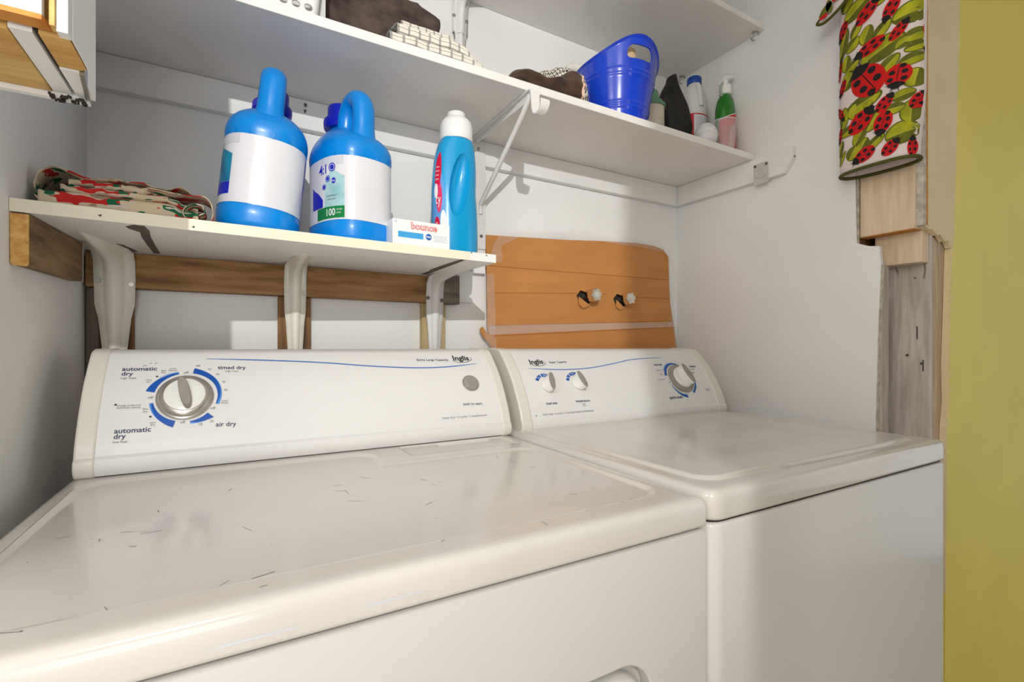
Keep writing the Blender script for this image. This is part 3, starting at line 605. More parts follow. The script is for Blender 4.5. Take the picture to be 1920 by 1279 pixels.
# --- washer
wa = thing('washing_machine', 'white top-loading washing machine with two small knobs and a cycle dial', 'washer', (.86, .75, -Z0))
WZ = -.181
def washer_relief(x, y):
    d = sdrr(x, y, .545, 1.172, .432, .95, .035)
    h = .0045*smooth01((.002-d)/.008)
    g = smooth01((x-.70)/.05)*smooth01((1.10-x)/.05)*smooth01((y-.408)/.006)*smooth01((.436-y)/.004)
    h -= .0045*g
    d3 = sdrr(x, y, .595, 1.125, .48, .9, .05); h -= .0025*smooth01((.0-d3)/.10)
    return h
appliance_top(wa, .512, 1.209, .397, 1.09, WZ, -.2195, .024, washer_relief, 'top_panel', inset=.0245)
k = MB(); k.loft([[(x, y, z) for x, y in rring(.512+d, 1.209-d, .398+d, 1.09, .024, 8)] for d, z in ((.002, FL+.02), (0, FL+.03), (0, -.2275), (.001, -.2245), (.004, -.2225))]); k.build('cabinet', 'appliance_white', wa, angle=40)
MB().prism(rring(.517, 1.204, .403, 1.085, .02, 6), -.223, -.219).build('lid_seam', 'gap_dark', wa)
pan = console(wa, .5285, .5555, 1.166, 1.2005)
navy, grey, dark = MB(), MB(), MB()
for s_, a, b, c, d in (('load size', .6006, .63, .0271, .0268), ('temperature', .6818, .724, .028, .0274), ('normal', .9831, 1.0133, .119, .1191), ('casual', 1.1166, 1.1417, .1107, .1101), ('quick wash', .9862, 1.0348, .019, .0188)):
    put_text(navy, s_, a, b, c, T, d, offset=.018)
for s_, a, b, c, d in (('heavy duty \u2022 6 cycles \u2022 2 wash/spin speed combinations', .5858, .7273, .0035, .0035), ('regular 14', .9807, 1.0058, .102, .1021), ('light', .9873, .9976, .0889, .0885), ('super wash', .9693, .9962, .0739, .0737), ('off', 1.0049, 1.0116, .0644, .0642),
                       ('regular', 1.1133, 1.1315, .1024, .1019), ('light', 1.1116, 1.1229, .0898, .0894), ('pull out', 1.1353, 1.1536, .0384, .0376), ('to start', 1.1333, 1.1515, .0347, .0339), ('wash', .698, .708, .0215, .0213), ('rinse', .699, .708, .0175, .0173)):
    put_text(grey, s_, a, b, c, T, d)
put_text(dark, 'Inglis', .5939, .6318, .1333, T, .1344, offset=.03); put_text(dark, 'Super Capacity', .6486, .7002, .1353, T, .1358, offset=.012)
line_on(dark, [(.592, .133), (.600, .1295), (.610, .1275), (.622, .1278), (.632, .131), (.6375, .1365), (.634, .143)], .0012, .0006); dot_on(dark, .5685, .004, .0013)
navy.build('lettering', 'print_navy', pan, smooth=False, label='navy panel lettering', stuff=True); grey.build('lettering', 'print_grey', pan, smooth=False, stuff=True); dark.build('lettering', 'print_dark', pan, smooth=False, label='dark brand lettering', stuff=True)
k = MB(); line_on(k, [(.5836, .1209), (.6542, .1154), (.7064, .1147), (.7713, .1185), (.8445, .1297), (.9241, .1429), (1.0354, .1477)], .0024, .0005); k.build('blue_line', 'print_line', pan)
wt = MB()
for cx, cs, segs in ((.6165, .075, ((152, 112), (106, 62))), (.7035, .0765, ((164, 126), (120, 76)))):
    arcs(pan, 'print_blue', [(cx, cs, a0, a1, .0215, .0215, .0295, .0295, .0006) for a0, a1 in segs])
    for a in ((132, 84) if cx < .65 else (145, 100)):
        x, s_ = cx+.0255*math.cos(R(a)), cs+.0255*math.sin(R(a)); put_text(wt, 'mini' if a > 110 else 'max', x-.005, x+.005, s_-.0015, PAN(.0009))
wx, ws_ = 1.0572, .0755
arcs(pan, 'print_blue', ((wx, ws_, 168, 72, .0475, .045, .0560, .0475, .0006, 24), (wx, ws_, 16, -58, .0475, .0475, .0485, .0540, .0006), (wx, ws_, 200, 270, .0475, .0475, .0490, .0565, .0006)))
wt.build('lettering', 'label_white_print', pan, smooth=False, stuff=True)
arcs(pan, 'print_light_blue', ((wx, ws_, 150, 72, .0545, .0475, .0575, .0500, .0005, 20), (wx, ws_, 16, -40, .0485, .0520, .0515, .0545, .0005)))
for cx, cs, ang, nm in ((.619, .0745, R(-8), 'load size knob'), (.7055, .0760, R(14), 'temperature knob')):
    L_ = on_panel(cx, cs)
    k = MB(); put(k, L_, [circ(.0165, .0004, 28), circ(.0165, .003, 28), circ(.015, .0045, 28)], cap0=False); kn = k.build('selector_knob', 'knob_white', wa, label='small '+nm+' with grey grip')
    k = MB(); put(k, L_, [lens_shape(.040, .028, .003, ang), lens_shape(.042, .020, .012, ang), lens_shape(.044, .0145, .0215, ang)]); k.build('knob_body', 'knob_white', kn, angle=50)
    k = MB(); put(k, L_, [lens_shape(.0445, .0148, .0212, ang), lens_shape(.0445, .0148, .0222, ang), lens_shape(.042, .013, .0235, ang)]); k.build('knob_grip', 'knob_grey', kn, angle=50)
L_ = on_panel(1.0572, .0755)
k = MB(); put(k, L_, [circ(.042, .0004), circ(.042, .0035), circ(.0405, .005), circ(.034, .0075), circ(.031, .0078)], cap0=False); kn = k.build('dial_knob', 'knob_grey', wa, label='cycle dial with silver ring and white grip')
k = MB(); put(k, L_, [circ(.0312, .006), circ(.0305, .012), circ(.029, .0135), circ(.012, .014)]); k.build('dial_face', 'knob_white', kn)
k = MB(); an = R(15); put(k, L_, [lens_shape(.058, .030, .012, an), lens_shape(.060, .024, .022, an), lens_shape(.060, .019, .031, an)]); k.build('dial_grip', 'knob_white', kn, angle=50)
k = MB(); put(k, L_, [lens_shape(.0605, .0194, .0308, an), lens_shape(.0605, .0194, .0318, an), lens_shape(.058, .017, .0332, an)]); k.build('grip_face', 'knob_grey', kn, angle=50)

# ------------------------------------------------------------------ detergent jugs
def jug(name, label, loc, rot, variant):
    o = thing(name, label, 'detergent jug', loc, rot, 'blue detergent jugs')
    a, b = .0685, .086
    def ring(s, z, yo=0., n=48, e=2.6, kx=1.):
        out = []
        for i in range(n):
            t = 2*PI*i/n; c, d = math.cos(t), math.sin(t)
            out.append((a*s*kx*math.copysign(abs(c)**(2/e), c), yo+b*s*math.copysign(abs(d)**(2/e), d), z))
        return out
    prof = [(.86, 0, 0), (.945, .003, 0), (.99, .012, 0), (1.0, .033, 0), (.985, .038, 0), (.985, .160, 0), (1.0, .165, 0), (1.005, .176, 0), (.985, .186, .0), (.93, .197, .002), (.84, .208, .006), (.72, .219, .012), (.58, .230, .020), (.44, .239, .028), (.335, .246, .034), (.31, .256, .036)]
    k = MB(); k.loft([ring(s, z, yo, e=2.6 if z < .2 else max(2, 2.6-(z-.2)*14)) for s, z, yo in prof]); k.build('body', 'jug_blue', o, world=False, angle=60)
    pts = catmull([Vector(p) for p in ((0, -.044, .180), (0, -.050, .205), (0, -.053, .24), (0, -.050, .270), (0, -.035, .287), (0, -.012, .286), (0, .006, .268), (0, .012, .24), (0, .018, .216))], 5)
    n = len(pts); rs = []
    for i in range(n):
        t = i/(n-1); rs.append(.0175+.022*max(0, 1-t/.22)**2+.014*max(0, (t-.85)/.15)**2)
    k = MB(); k.tube(pts, rs, 18, flat=1.22, up=(0, 1, 0)); k.build('handle', 'jug_blue', o, world=False, angle=60)
    c = (0, .037, 0)
    k = MB(); k.lathe([(.0335, .248), (.0345, .250), (.0345, .266), (.033, .268), (.0278, .269), (.0270, .292), (.0255, .2945), (.01, .2945)], c, 40); cp = k.build('cap', 'cap_blue', o, world=False)
    k = MB()
    for i in range(44):
        t = 2*PI*i/44; k.box(.0343*math.cos(t)-.0006, .0343*math.cos(t)+.0006, c[1]+.0343*math.sin(t)-.0006, c[1]+.0343*math.sin(t)+.0006, .252, .264)
    k.build('cap_ribs', 'cap_blue', cp, world=False, stuff=True)
    def surf(t, z, off=.0):                                  # t in degrees, 0 = handle side, positive to the right
        q = R(t-90-(13 if variant else -5)); cc, d = math.cos(q), math.sin(q); s = .985; f = (1+off/.08)
        return (a*s*f*math.copysign(abs(cc)**(2/2.6), cc), b*s*f*math.copysign(abs(d)**(2/2.6), d), z)
    k = MB(); k.grid(lambda u, v: surf(-180+360*u, .040+.118*v, .0007), 72, 2, closeu=True); lb = k.build('label', 'label_white', o, world=False, label='wrap-around white label')
    def patch(mt_, t0, t1, z0, z1, nm='label_print', off=.0011, cutf=None):
        k = MB(); k.grid(lambda u, v: surf(t0+(t1-t0)*u, (z0 if not callable(z0) else z0(u))+((z1(u) if callable(z1) else z1)-(z0 if not callable(z0) else z0(u)))*v, off), 10, 3); return k.build(nm, mt_, lb, world=False)
    S = lambda t, z: surf(t, z, .0016)
    k = MB()
    for t in range(-66, 70, 22):
        k.grid(lambda u, v: tuple(Vector(surf(t-1.5+3*u, .158+.010*v, .0018+.0008*v))), 2, 2)
    k.build('mould_ribs', 'jug_blue', o, world=False, stuff=True)
    if variant == 0:
        patch('label_teal', -80, -44, .075, lambda u: .138-.012*abs(u-.35)/.65-(.0 if u < .35 else .004)); patch('label_blue', -80, -44, .054, .0745)
        patch('label_pale_grey', -80, -34, .141, .157); patch('label_blue', 66, 76, .085, .15); patch('label_blue', 77, 84, .043, .15)
        k = MB(); put_text(k, 'MULTI-USAGE', 0, .045, .095, lambda x, s_: surf(68+(s_-.095)*500, .088+x, .0018)); k.build('lettering', 'label_white_print', lb, world=False, smooth=False, stuff=True)
        k = MB()
        for i in range(16): z = .046+i*.0022; k.grid(lambda u, v: surf(60+5*u+3*random.random(), z+.0008*v, .0012), 2, 1)
        k.build('lettering', 'text_blue_grey', lb, world=False, stuff=True)
    else:
        patch('label_aqua', -62, -26, .065, lambda u: .112+.02*smooth01(u/.35)-.012*smooth01((u-.4)/.6)); patch('label_green', -76, -26, .043, .0648)
        patch('label_pale_grey', -70, -28, .141, .157); patch('label_blue', -84, -66, .066, lambda u: .11-.03*u)
        k = MB(); put_text(k, '100', -58, -42, .048, lambda x, s_: S(x, s_), h=.0185, offset=.01); put_text(k, 'LAVAGES', -40, -30, .057, S, h=.004); put_text(k, 'LOADS', -40, -32, .051, S, h=.004); k.build('lettering', 'label_white_print', lb, world=False, smooth=False, stuff=True)
        k = MB(); put_text(k, '4:1', -73, -59, .128, S, h=.024, offset=.02)
        for t, z, r_ in ((-48, .137, .008), (-56, .117, .006), (-63, .103, .005)):
            for q in range(24):
                a0, a1 = 2*PI*q/24, 2*PI*(q+1)/24; rr_ = lambda rad, an: S(t+rad*math.cos(an)/.075*57.3, z+rad*math.sin(an)); k.add([rr_(r_, a0), rr_(r_, a1), rr_(r_*.78, a1), rr_(r_*.78, a0)], [(0, 1, 2, 3)])
            k.add([rr_(r_*.6, 2*PI*q/12) for q in range(12)], [tuple(range(12))])
        r_ = .0055; t, z = -45, .112
        k.add([S(t+r_*math.cos(2*PI*q/16)/.08*57.3, z+r_*math.sin(2*PI*q/16)) for q in range(16)], [tuple(range(16))])
        k.build('lettering', 'label_blue', lb, world=False, smooth=False, stuff=True)
        k = MB(); put_text(k, 'he', -48.2, -41.8, .1098, lambda x, s_: surf(x, s_, .0022), h=.006); k.build('lettering', 'label_white_print', lb, world=False, smooth=False, stuff=True)
        k = MB(); put_text(k, 'WATER PROTECT\u2122', -58, -38, .083, S, h=.0042); put_text(k, 'ENVIRONMENT', -56, -41, .077, S, h=.0034); k.build('lettering', 'print_dark', lb, world=False, smooth=False, stuff=True)
    return o
jug('detergent_jug', 'blue detergent jug leaning right, teal and blue block on its label', (.034, 1.008, .2005), (0, R(5.5), R(-3)), 0)
jug('detergent_jug', 'upright blue detergent jug with the green 100 band on its label', (.1985, 1.0, .1945), (0, 0, R(16)), 1)

# ------------------------------------------------------------------ dryer sheet box
bx = thing('dryer_sheet_box', 'small white carton of dryer sheets in front of the softener bottle', 'box', (.3105, .926, .1945), (0, 0, R(2)))
MB().box(-.058, .058, -.03, .03, 0, .0475).build('carton', 'box_white', bx, world=False, bevel=.0008)
B = lambda x, s_: (x, -.0306, s_)
MB().prism([(-.0475, .0135), (.0025, .0135), (.0025, .0245), (-.0475, .0245)], -.0305, -.0301, 'y').build('blue_band', 'box_blue', bx, world=False)
k = MB(); k.lathe([(.0062, -.0305), (.0062, -.0301)], (.0135, 0, .0195), 24, 'y'); lg = k.build('logo_disc', 'logo_blue', bx, world=False)
k = MB(); put_text(k, 'P&G', .009, .018, .0178, lambda x, s_: (x, -.0308, s_), offset=.02); k.build('logo_lettering', 'label_white_print', lg, world=False, smooth=False, stuff=True)
k = MB(); put_text(k, 'bounce', -.022, .031, .0318, B, offset=.04); lt = k.build('brand_outline', 'red_print', bx, world=False, smooth=False, stuff=True)
k = MB(); put_text(k, 'bounce', -.0208, .0298, .0322, lambda x, s_: (x, -.0310, s_), offset=-.012); k.build('brand_lettering', 'label_white_print', lt, world=False, smooth=False, stuff=True)
k = MB()
for i in range(5): put_text(k, 'adoucissant textile en feuilles', .0235, .054-(i % 2)*.004, .0225-i*.0027, B)
put_text(k, '12', -.0545, -.050, .0405, B, offset=.02); k.build('lettering', 'text_blue_grey', bx, world=False, smooth=False, stuff=True)

# ------------------------------------------------------------------ softener bottle
sb = thing('softener_bottle', 'turquoise fabric softener bottle with white cap at the right end of lower shelf', 'bottle', (.4265, 1.005, .196), (0, 0, R(2)))
def sring(ax, by, z, xo=0., n=56, e=2.25):
    return [(xo+ax*math.copysign(abs(math.cos(2*PI*i/n))**(2/e), math.cos(2*PI*i/n)), by*math.copysign(abs(math.sin(2*PI*i/n))**(2/e), math.sin(2*PI*i/n)), z) for i in range(n)]
prof = [(.044, .028, 0, 0), (.050, .033, .004, 0), (.052, .035, .015, 0), (.0535, .036, .05, -.0005), (.0535, .036, .085, -.001), (.0525, .0355, .12, -.002), (.051, .035, .15, -.003), (.0505, .0345, .175, -.002), (.0495, .034, .20, -.001), (.0475, .033, .222, 0), (.0445, .0325, .238, .001), (.041, .032, .252, .002), (.037, .031, .262, .003), (.034, .031, .268, .003)]
pp = catmull([Vector(p+(0,)) if len(p) == 3 else Vector(p) for p in prof], 4)
k = MB(); k.loft([sring(p[0], p[1], p[2], p[3]) for p in pp]); sbo = k.build('body', 'softener_blue', sb, world=False, angle=60)
cut = MB(); nn = 20
cut.grid(lambda u, v: (-.004+.0245*math.cos(2*PI*u)*math.sin(PI*(.02+.96*v))+.010*math.cos(PI*v)*-1, -.040+.028*math.sin(2*PI*u)*math.sin(PI*(.02+.96*v)), .160-.072*math.cos(PI*(.02+.96*v))), 28, 24, closeu=True)
cut.f.append(tuple(range(28))[::-1]); cut.f.append(tuple(24*28+i for i in range(28)))
boolean(sbo, cut, world=False, parent=sb)
k = MB(); k.lathe([(.0345, .264), (.0355, .266), (.0365, .272), (.0365, .296), (.0345, .304), (.029, .312), (.0215, .3155), (.0205, .317), (.0205, .325), (.0195, .3275), (.005, .3285)], (.003, 0, 0), 48); k.build('cap', 'cap_white', sb, world=False)
def sfn(t, z, off=.0006):
    q = R(t-90); i = min(range(len(pp)), key=lambda j: abs(pp[j][2]-z)); p = pp[i]; e = 2.25
    c, d = math.cos(q), math.sin(q)
    return (p[3]+(p[0]+off)*math.copysign(abs(c)**(2/e), c), (p[1]+off)*math.copysign(abs(d)**(2/e), d), z)
def sblob(t, z, rt, rz, mt_, nm, off, n=26):
    k = MB(); k.grid(lambda u, v: sfn(t+rt*v*math.cos(2*PI*u), z+rz*v*math.sin(2*PI*u), off), n, 4, closeu=True); return k.build(nm, mt_, sb, world=False)
sl = sblob(-62, .105, 24, .085, 'label_sky', 'label', .0008); sblob(-64, .185, 12, .042, 'label_red', 'label_banner', .0013); sblob(-57, .128, 10, .034, 'label_pink', 'label_flower', .0013)
sblob(-68, .142, 7, .016, 'label_white_print', 'label_puff', .0016); sblob(-44, .07, 9, .030, 'label_white_print', 'label_flower', .0014); sblob(-48, .040, 9, .022, 'label_pink', 'label_flower', .0013); sblob(-64, .072, 9, .014, 'label_red', 'label_banner', .0015)
k = MB(); put_text(k, 'cy', -67, -50, .112, lambda x, s_: sfn(x, s_, .0024), h=.034, offset=.05); k.build('lettering', 'label_red', sb, world=False, smooth=False, stuff=True)
k = MB(); put_text(k, 'cy', -66.4, -50.6, .1125, lambda x, s_: sfn(x, s_, .003), h=.033, offset=.0); k.build('lettering', 'label_white_print', sb, world=False, smooth=False, stuff=True)
k = MB()
for i in range(4): put_text(k, 'softener', -71, -58, .192-.009*i, lambda x, s_: sfn(x, s_, .0024), h=.006)
put_text(k, 'NEW', -68, -60, .069, lambda x, s_: sfn(x, s_, .0026), h=.007); k.build('lettering', 'label_white_print', sb, world=False, smooth=False, stuff=True)

# ------------------------------------------------------------------ folded cloth on the lower shelf
def ribbon(path, y0, y1, seed, amp=.004, n=7, nv=10, dy=.02):
    P = catmull([Vector((a, b)) for a, b in path], n); m_ = len(P)-1; k = MB()
    def fn(u, v):
        i = min(int(u*m_), m_-1); f = u*m_-i; p = P[i].lerp(P[i+1], f); t = (P[i+1]-P[i]).normalized()
        y = y0+(y1-y0)*v; q = mnoise.noise((p.x*26+seed, y*18, seed+u*5)); r2 = mnoise.noise((p.x*75, y*50+seed, u*17))
        e = (1-v)**2
        return (p.x-t.y*(q*amp+r2*amp*.4), y+dy*mnoise.noise((u*9+seed, 3, 0))*e, p.y+t.x*(q*amp+r2*amp*.4))
    k.grid(fn, m_, nv); return k
cl = thing('folded_tablecloth', 'crumpled folded holiday cloth in red, green and cream at the left end of lower shelf', 'cloth', (-.13, .97, .195))
SHt = .1905
def front_fold(x0, x1, z0, z1, ya, yb, sd, amp=.003):
    """one folded layer with its rounded fold towards the room"""
    zc = (z0+z1)/2; pth = catmull([Vector(p) for p in ((yb, z0), ((ya+yb)/2, z0), (ya+.012, z0), (ya, zc), (ya+.010, z1), ((ya+yb)/2, z1), (yb, z1))], 6); m_ = len(pth)-1; k = MB()
    def fn(u, v):
        i = min(int(v*m_), m_-1); p = pth[i].lerp(pth[i+1], v*m_-i); e = 1-.3*smooth01((u-.75)/.25)
        n1 = mnoise.noise((u*5, p.x*14, sd)); n2 = mnoise.noise((u*13, p.x*30, sd+4))
        return (x0+(x1-x0)*u+.004*n2, p.x+amp*1.6*n1, max(SHt+.001, SHt+p.y*e+amp*n1+amp*.5*n2))
    k.grid(fn, 60, m_); return k.build('fold', 'holiday_cloth', cl, solid=.0016)
front_fold(-.236, -.050, .002, .027, .890, 1.05, 2.0, .0028)
front_fold(-.214, -.052, .028, .038, .897, 1.05, 5.0, .0048)
front_fold(-.205, -.085, .0395, .051, .905, 1.05, 9.0, .006)
k = ribbon([(-.150, SHt+.052), (-.19, SHt+.050), (-.215, SHt+.058), (-.234, SHt+.050), (-.2385, SHt+.03), (-.232, SHt+.01), (-.215, SHt+.004)], .889, 1.04, 3.3, .003); k.build('fold', 'holiday_cloth', cl, solid=.0018, sub=1)
k = ribbon([(-.115, SHt+.044), (-.085, SHt+.042), (-.058, SHt+.042), (-.038, SHt+.036), (-.031, SHt+.02), (-.036, SHt+.005), (-.06, SHt+.005), (-.070, SHt+.014), (-.060, SHt+.026), (-.046, SHt+.026), (-.043, SHt+.016), (-.05, SHt+.012)], .882, .93, 8.2, .003); k.build('fold', 'holiday_cloth', cl, solid=.0018, sub=1)
k = ribbon([(-.165, SHt+.054), (-.13, SHt+.056), (-.10, SHt+.050), (-.072, SHt+.053), (-.06, SHt+.046), (-.085, SHt+.043), (-.12, SHt+.046)], .90, .98, 6.1, .004); k.build('fold', 'holiday_cloth', cl, solid=.0018, sub=1)

# ------------------------------------------------------------------ things on the long shelf
US = .5788
# perforated white basket
bs = thing('plastic_basket', 'white perforated plastic basket at the left on the long middle shelf', 'basket', (.02, 1.03, US))
def brx(z, g=0.): return rring(-.155-.10*z+g, .128+.10*z-g, .938-.06*z+g, 1.12+.06*z-g, .014-g*.4, 5)
k = MB(); k.loft([[(x, y, US+z) for x, y in brx(z, g)] for z, g in ((.0015, .02), (0, .006), (.004, 0), (.16, 0), (.16, .003), (.009, .003))]); bso = k.build('shell', 'basket_white', bs, angle=50)
cut = MB()
for i in range(13):
    for j in range(4):
        x = .1126-.0205*i; z = US+.0325+.032*j
        cut.prism([(x+.0072*math.cos(2*PI*q/14), z+.0062*math.sin(2*PI*q/14)) for q in range(14)], .90, 1.0, 'y')
boolean(bso, cut)
k = MB(); k.prism([(.966, US+.004), (.974, US+.004), (.978, US+.16), (.962, US+.16)], .131, .146, 'x'); k.build('corner_rib', 'basket_grey', bs)
# dark brown mat
bm = thing('brown_mat', 'dark brown coarse woven mat folded upright behind the checked towel', 'mat', (.30, 1.08, US))
k = MB()
def fn(u, v):
    z = .205*v; xr = .385+.026*smooth01((v-.35)/.5)-.05*smooth01((v-.86)/.14)
    x = .155+(xr-.155)*u; y = 1.035+.045*v**1.4+.010*math.sin(u*5)
    return (x, y+.006*mnoise.noise((u*6, v*6, 1)), US+.004+z)
k.grid(fn, 30, 30); k.build('front_fold', 'brown_mat', bm, solid=.006)
k = MB(); k.grid(lambda u, v: (.165+(.215+.02*v)*u, 1.065+.05*v+.01*math.sin(u*4), US+.004+.20*v), 24, 14); k.build('back_fold', 'brown_mat', bm, solid=.006)
# checked towel
ct = thing('checked_towel', 'folded white towel with dark checks on the middle shelf, beside the brown mat', 'towel', (.345, .96, US))
for (x0, x1, z0, z1, ya, yb, sd) in ((.255, .450, .002, .0195, .904, 1.0, 1), (.262, .43, .021, .040, .906, 1.0, 4), (.280, .41, .0415, .056, .918, 1.0, 7)):
    zc = (z0+z1)/2
    k = MB()
    pth = catmull([Vector(p) for p in ((yb, z0), ((ya+yb)/2, z0), (ya+.006, z0), (ya, zc), (ya+.006, z1), ((ya+yb)/2, z1), (yb, z1))], 6); m_ = len(pth)-1
    def fn(u, v):
        i = min(int(v*m_), m_-1); p = pth[i].lerp(pth[i+1], v*m_-i); x = x0+(x1-x0)*u
        sag = -.006*smooth01((u-.8)/.2) if sd > 1 else -.004*smooth01((u-.85)/.15)
        return (x+.004*math.sin(p.x*60+sd), p.x+.003*mnoise.noise((u*7, sd, 0)), US+p.y*(1-.55*smooth01((u-.78)/.22))+.0012*mnoise.noise((u*9, p.x*40, sd)))
    k.grid(fn, 40, m_); k.build('fold', 'check_towel', ct, solid=.0025)
# brown glove with dotted lining
gl = thing('work_glove', 'brown fleece garment bundle with dotted white lining, left of the blue bucket', 'glove', (.66, .96, US))
k = MB(); rings = []
for i in range(17):
    t = i/16; x = .53+.185*t; w = .028+.022*math.sin(PI*min(1, t*1.1))+.012*t; h = .016+.015*t**.8+.004*math.sin(t*9); cy = .945+.012*math.sin(t*4); ring = []
    for q in range(28):
        a = 2*PI*q/28; n_ = 1+.42*mnoise.noise((t*6, math.cos(a)*2.2, math.sin(a)*2.2+3)); ring.append((x+.012*math.cos(a)*t, cy+w*math.cos(a)*n_, US+max(.0008, h+h*math.sin(a)*n_)))
    rings.append(ring)
k.loft(rings, True, False); k.build('body', 'brown_fleece', gl, solid=.003, angle=80, sub=1)
k = MB(); r_ = rings[-1]; k.tube(r_+[r_[0]], .0032, 8, caps=False); k.build('cuff_trim', 'fiber_pink', gl)
k = MB()
def fn(u, v):
    a = PI*u; x = .635+.125*v; return (x, 1.005+.045*math.cos(a)-.01*v, US+.002+(.118+.016*math.sin(v*PI))*max(0, math.sin(a))**.7*(.72+.28*v)*(1+.12*mnoise.noise((u*5, v*5, 2))))
k.grid(fn, 24, 16); k.build('dotted_lining', 'dotted_cloth', gl, solid=.003)
k = MB(); k.tube(catmull([Vector(p) for p in ((.49, .93, US+.004), (.51, .925, US+.007), (.535, .935, US+.008), (.55, .94, US+.012))], 4), [.004]*4+[.006]*4+[.008]*5, 10); k.build('glove_tip', 'brown_fleece', gl)

# blue bucket
bu = thing('blue_bucket', 'shiny cobalt blue plastic bucket with curved rim and cut-out handles', 'bucket', (.895, 1.0, US))
hd = R(-96)                                          # direction of the near handle
def bfn(u, v):
    a = 2*PI*u+hd; hz = .176+.022*math.cos(2*(a-hd))+.003*math.cos(4*(a-hd)); z = hz*v
    r = .078+.036*(z/.2); 
    for zc in (.036, .046, .112, .122): r += .0016*math.exp(-((z-zc)/.0026)**2)
    fl = .004*smooth01((v-.965)/.035)
    st = 1+.0*math.cos(2*(a-hd))
    return ((r+fl)*math.cos(a)*st, (r+fl)*math.sin(a)*st, z)
k = MB(); k.grid(bfn, 96, 90, closeu=True); k.f.append(tuple(range(96))[::-1]); buo = k.build('shell', 'bucket_blue', bu, world=False, solid=.0028, angle=70)
cut = MB()
for sg in (0, PI):
    a = hd+sg; ca, sa = math.cos(a), math.sin(a); pr = [(p[0], p[1]) for p in rring(-.038, .038, .148, .180, .0155, 6)]
    n = len(pr); vs = []
    for rad in (.07, .17):
        for u_, z in pr: zz = z+.0*u_; vs.append((rad*ca-u_*sa, rad*sa+u_*ca, zz-.16*u_*u_/.04))
    cut.add(vs, [tuple(range(n))[::-1], tuple(range(n, 2*n))]+[(i, (i+1) % n, n+(i+1) % n, n+i) for i in range(n)])
boolean(buo, cut, world=False, parent=bu)
rag = thing('white_rag', 'crumpled white rag showing over the rim of the blue bucket', 'rag', (.88, 1.02, US+.006))
k = MB()
def fn(u, v):
    a = 2*PI*u; t = PI*v; r = .058*math.sin(t)*(1+.3*mnoise.noise((math.cos(a)*2, math.sin(a)*2, v*4))); return (r*math.cos(a)*1.0-.024*smooth01((v-.6)/.4), r*math.sin(a)*.9+.02, .085-.082*math.cos(t)+.015*mnoise.noise((math.cos(a)*3, math.sin(a)*3, v*3)))
k.grid(fn, 40, 24, closeu=True); k.build('rag_bundle', 'towel_white', rag, world=False)
k = MB(); k.tube([(-.02, .03, .15), (-.05, .04, .172), (-.085, .04, .176), (-.108, .038, .168)], [.024, .02, .014, .006], 12); k.build('rag_tail', 'towel_white', rag, world=False)
br = thing('wooden_brush', 'pale wooden brush handle seen through the bucket cut-out', 'brush', (.90, .955, US+.012), (R(8), R(-6), 0))
k = MB(); k.lathe([(.012, 0), (.014, .03), (.013, .10), (.016, .15), (.0165, .168), (.012, .180), (.004, .184)], (0, 0, 0), 20, sx=1.15, sy=.7); k.build('handle', 'sponge', br, world=False)
MB().box(-.026, .026, -.018, .018, -.004, .03).build('bristle_block', 'sponge', br, world=False, bevel=.003)

# tub
tb = thing('lidded_tub', 'round tub with green lid and cream label, half hidden behind the bucket', 'tub', (1.068, 1.04, US))
k = MB(); k.lathe([(.036, 0), (.0385, .004), (.0385, .128), (.036, .132)], (0, 0, 0), 36); k.build('tub_body', 'tub_label', tb, world=False)
k = MB(); k.lathe([(.0385, .126), (.0425, .127), (.0425, .134), (.040, .137), (.0365, .139), (.034, .146), (.0, .147)][:-1], (0, 0, 0), 36); ld = k.build('lid', 'tub_green', tb, world=False)
k = MB(); k.lathe([(.024, .145), (.022, .172), (.019, .178), (.004, .179)], (0, 0, 0), 28); k.build('lid_spout', 'tub_green', ld, world=False)
cy = lambda t, z, o=.0391: (o*math.sin(R(t)), -o*math.cos(R(t)), z)
k = MB()
for i in range(9): put_text(k, 'nettoyant tout usage multi surface', -8, 75, .085-i*.0085, cy, h=.0042)
k.build('lettering', 'tub_text', tb, world=False, smooth=False, stuff=True)
k = MB(); k.add([cy(*p) for p in ((30, .103), (44, .103), (40, .110), (42, .110), (37, .121), (32, .110), (34, .110))], [(0, 1, 2, 3, 4, 5, 6)]); k.build('tree_mark', 'tree_green', tb, world=False, smooth=False)

# black bag
bb = thing('black_bag', 'crumpled black fabric bag standing between the green tub and white bottle', 'bag', (1.165, 1.04, US))
k = MB(); rings = []
for i in range(15):
    t = i/14; z = .252*t; ring = []
    xl = -.052+.004*math.sin(t*7)+(.0 if t < .74 else (t-.74)*.19); xr = .055-(.0 if t < .60 else (t-.60)*.19); yh = .042*(1-.62*t)+.004
    for q in range(32):
        a = 2*PI*q/32; c, s_ = math.cos(a), math.sin(a); nn = 1+.2*mnoise.noise((c*2.3, s_*2.3+2, t*6))
        ring.append(((xl+xr)/2+(xr-xl)/2*math.copysign(abs(c)**.75, c)*nn, yh*math.copysign(abs(s_)**.8, s_)*nn, z))
    rings.append(ring)
k.loft(rings); k.build('pouch', 'black_fabric', bb, world=False, angle=80, sub=1)
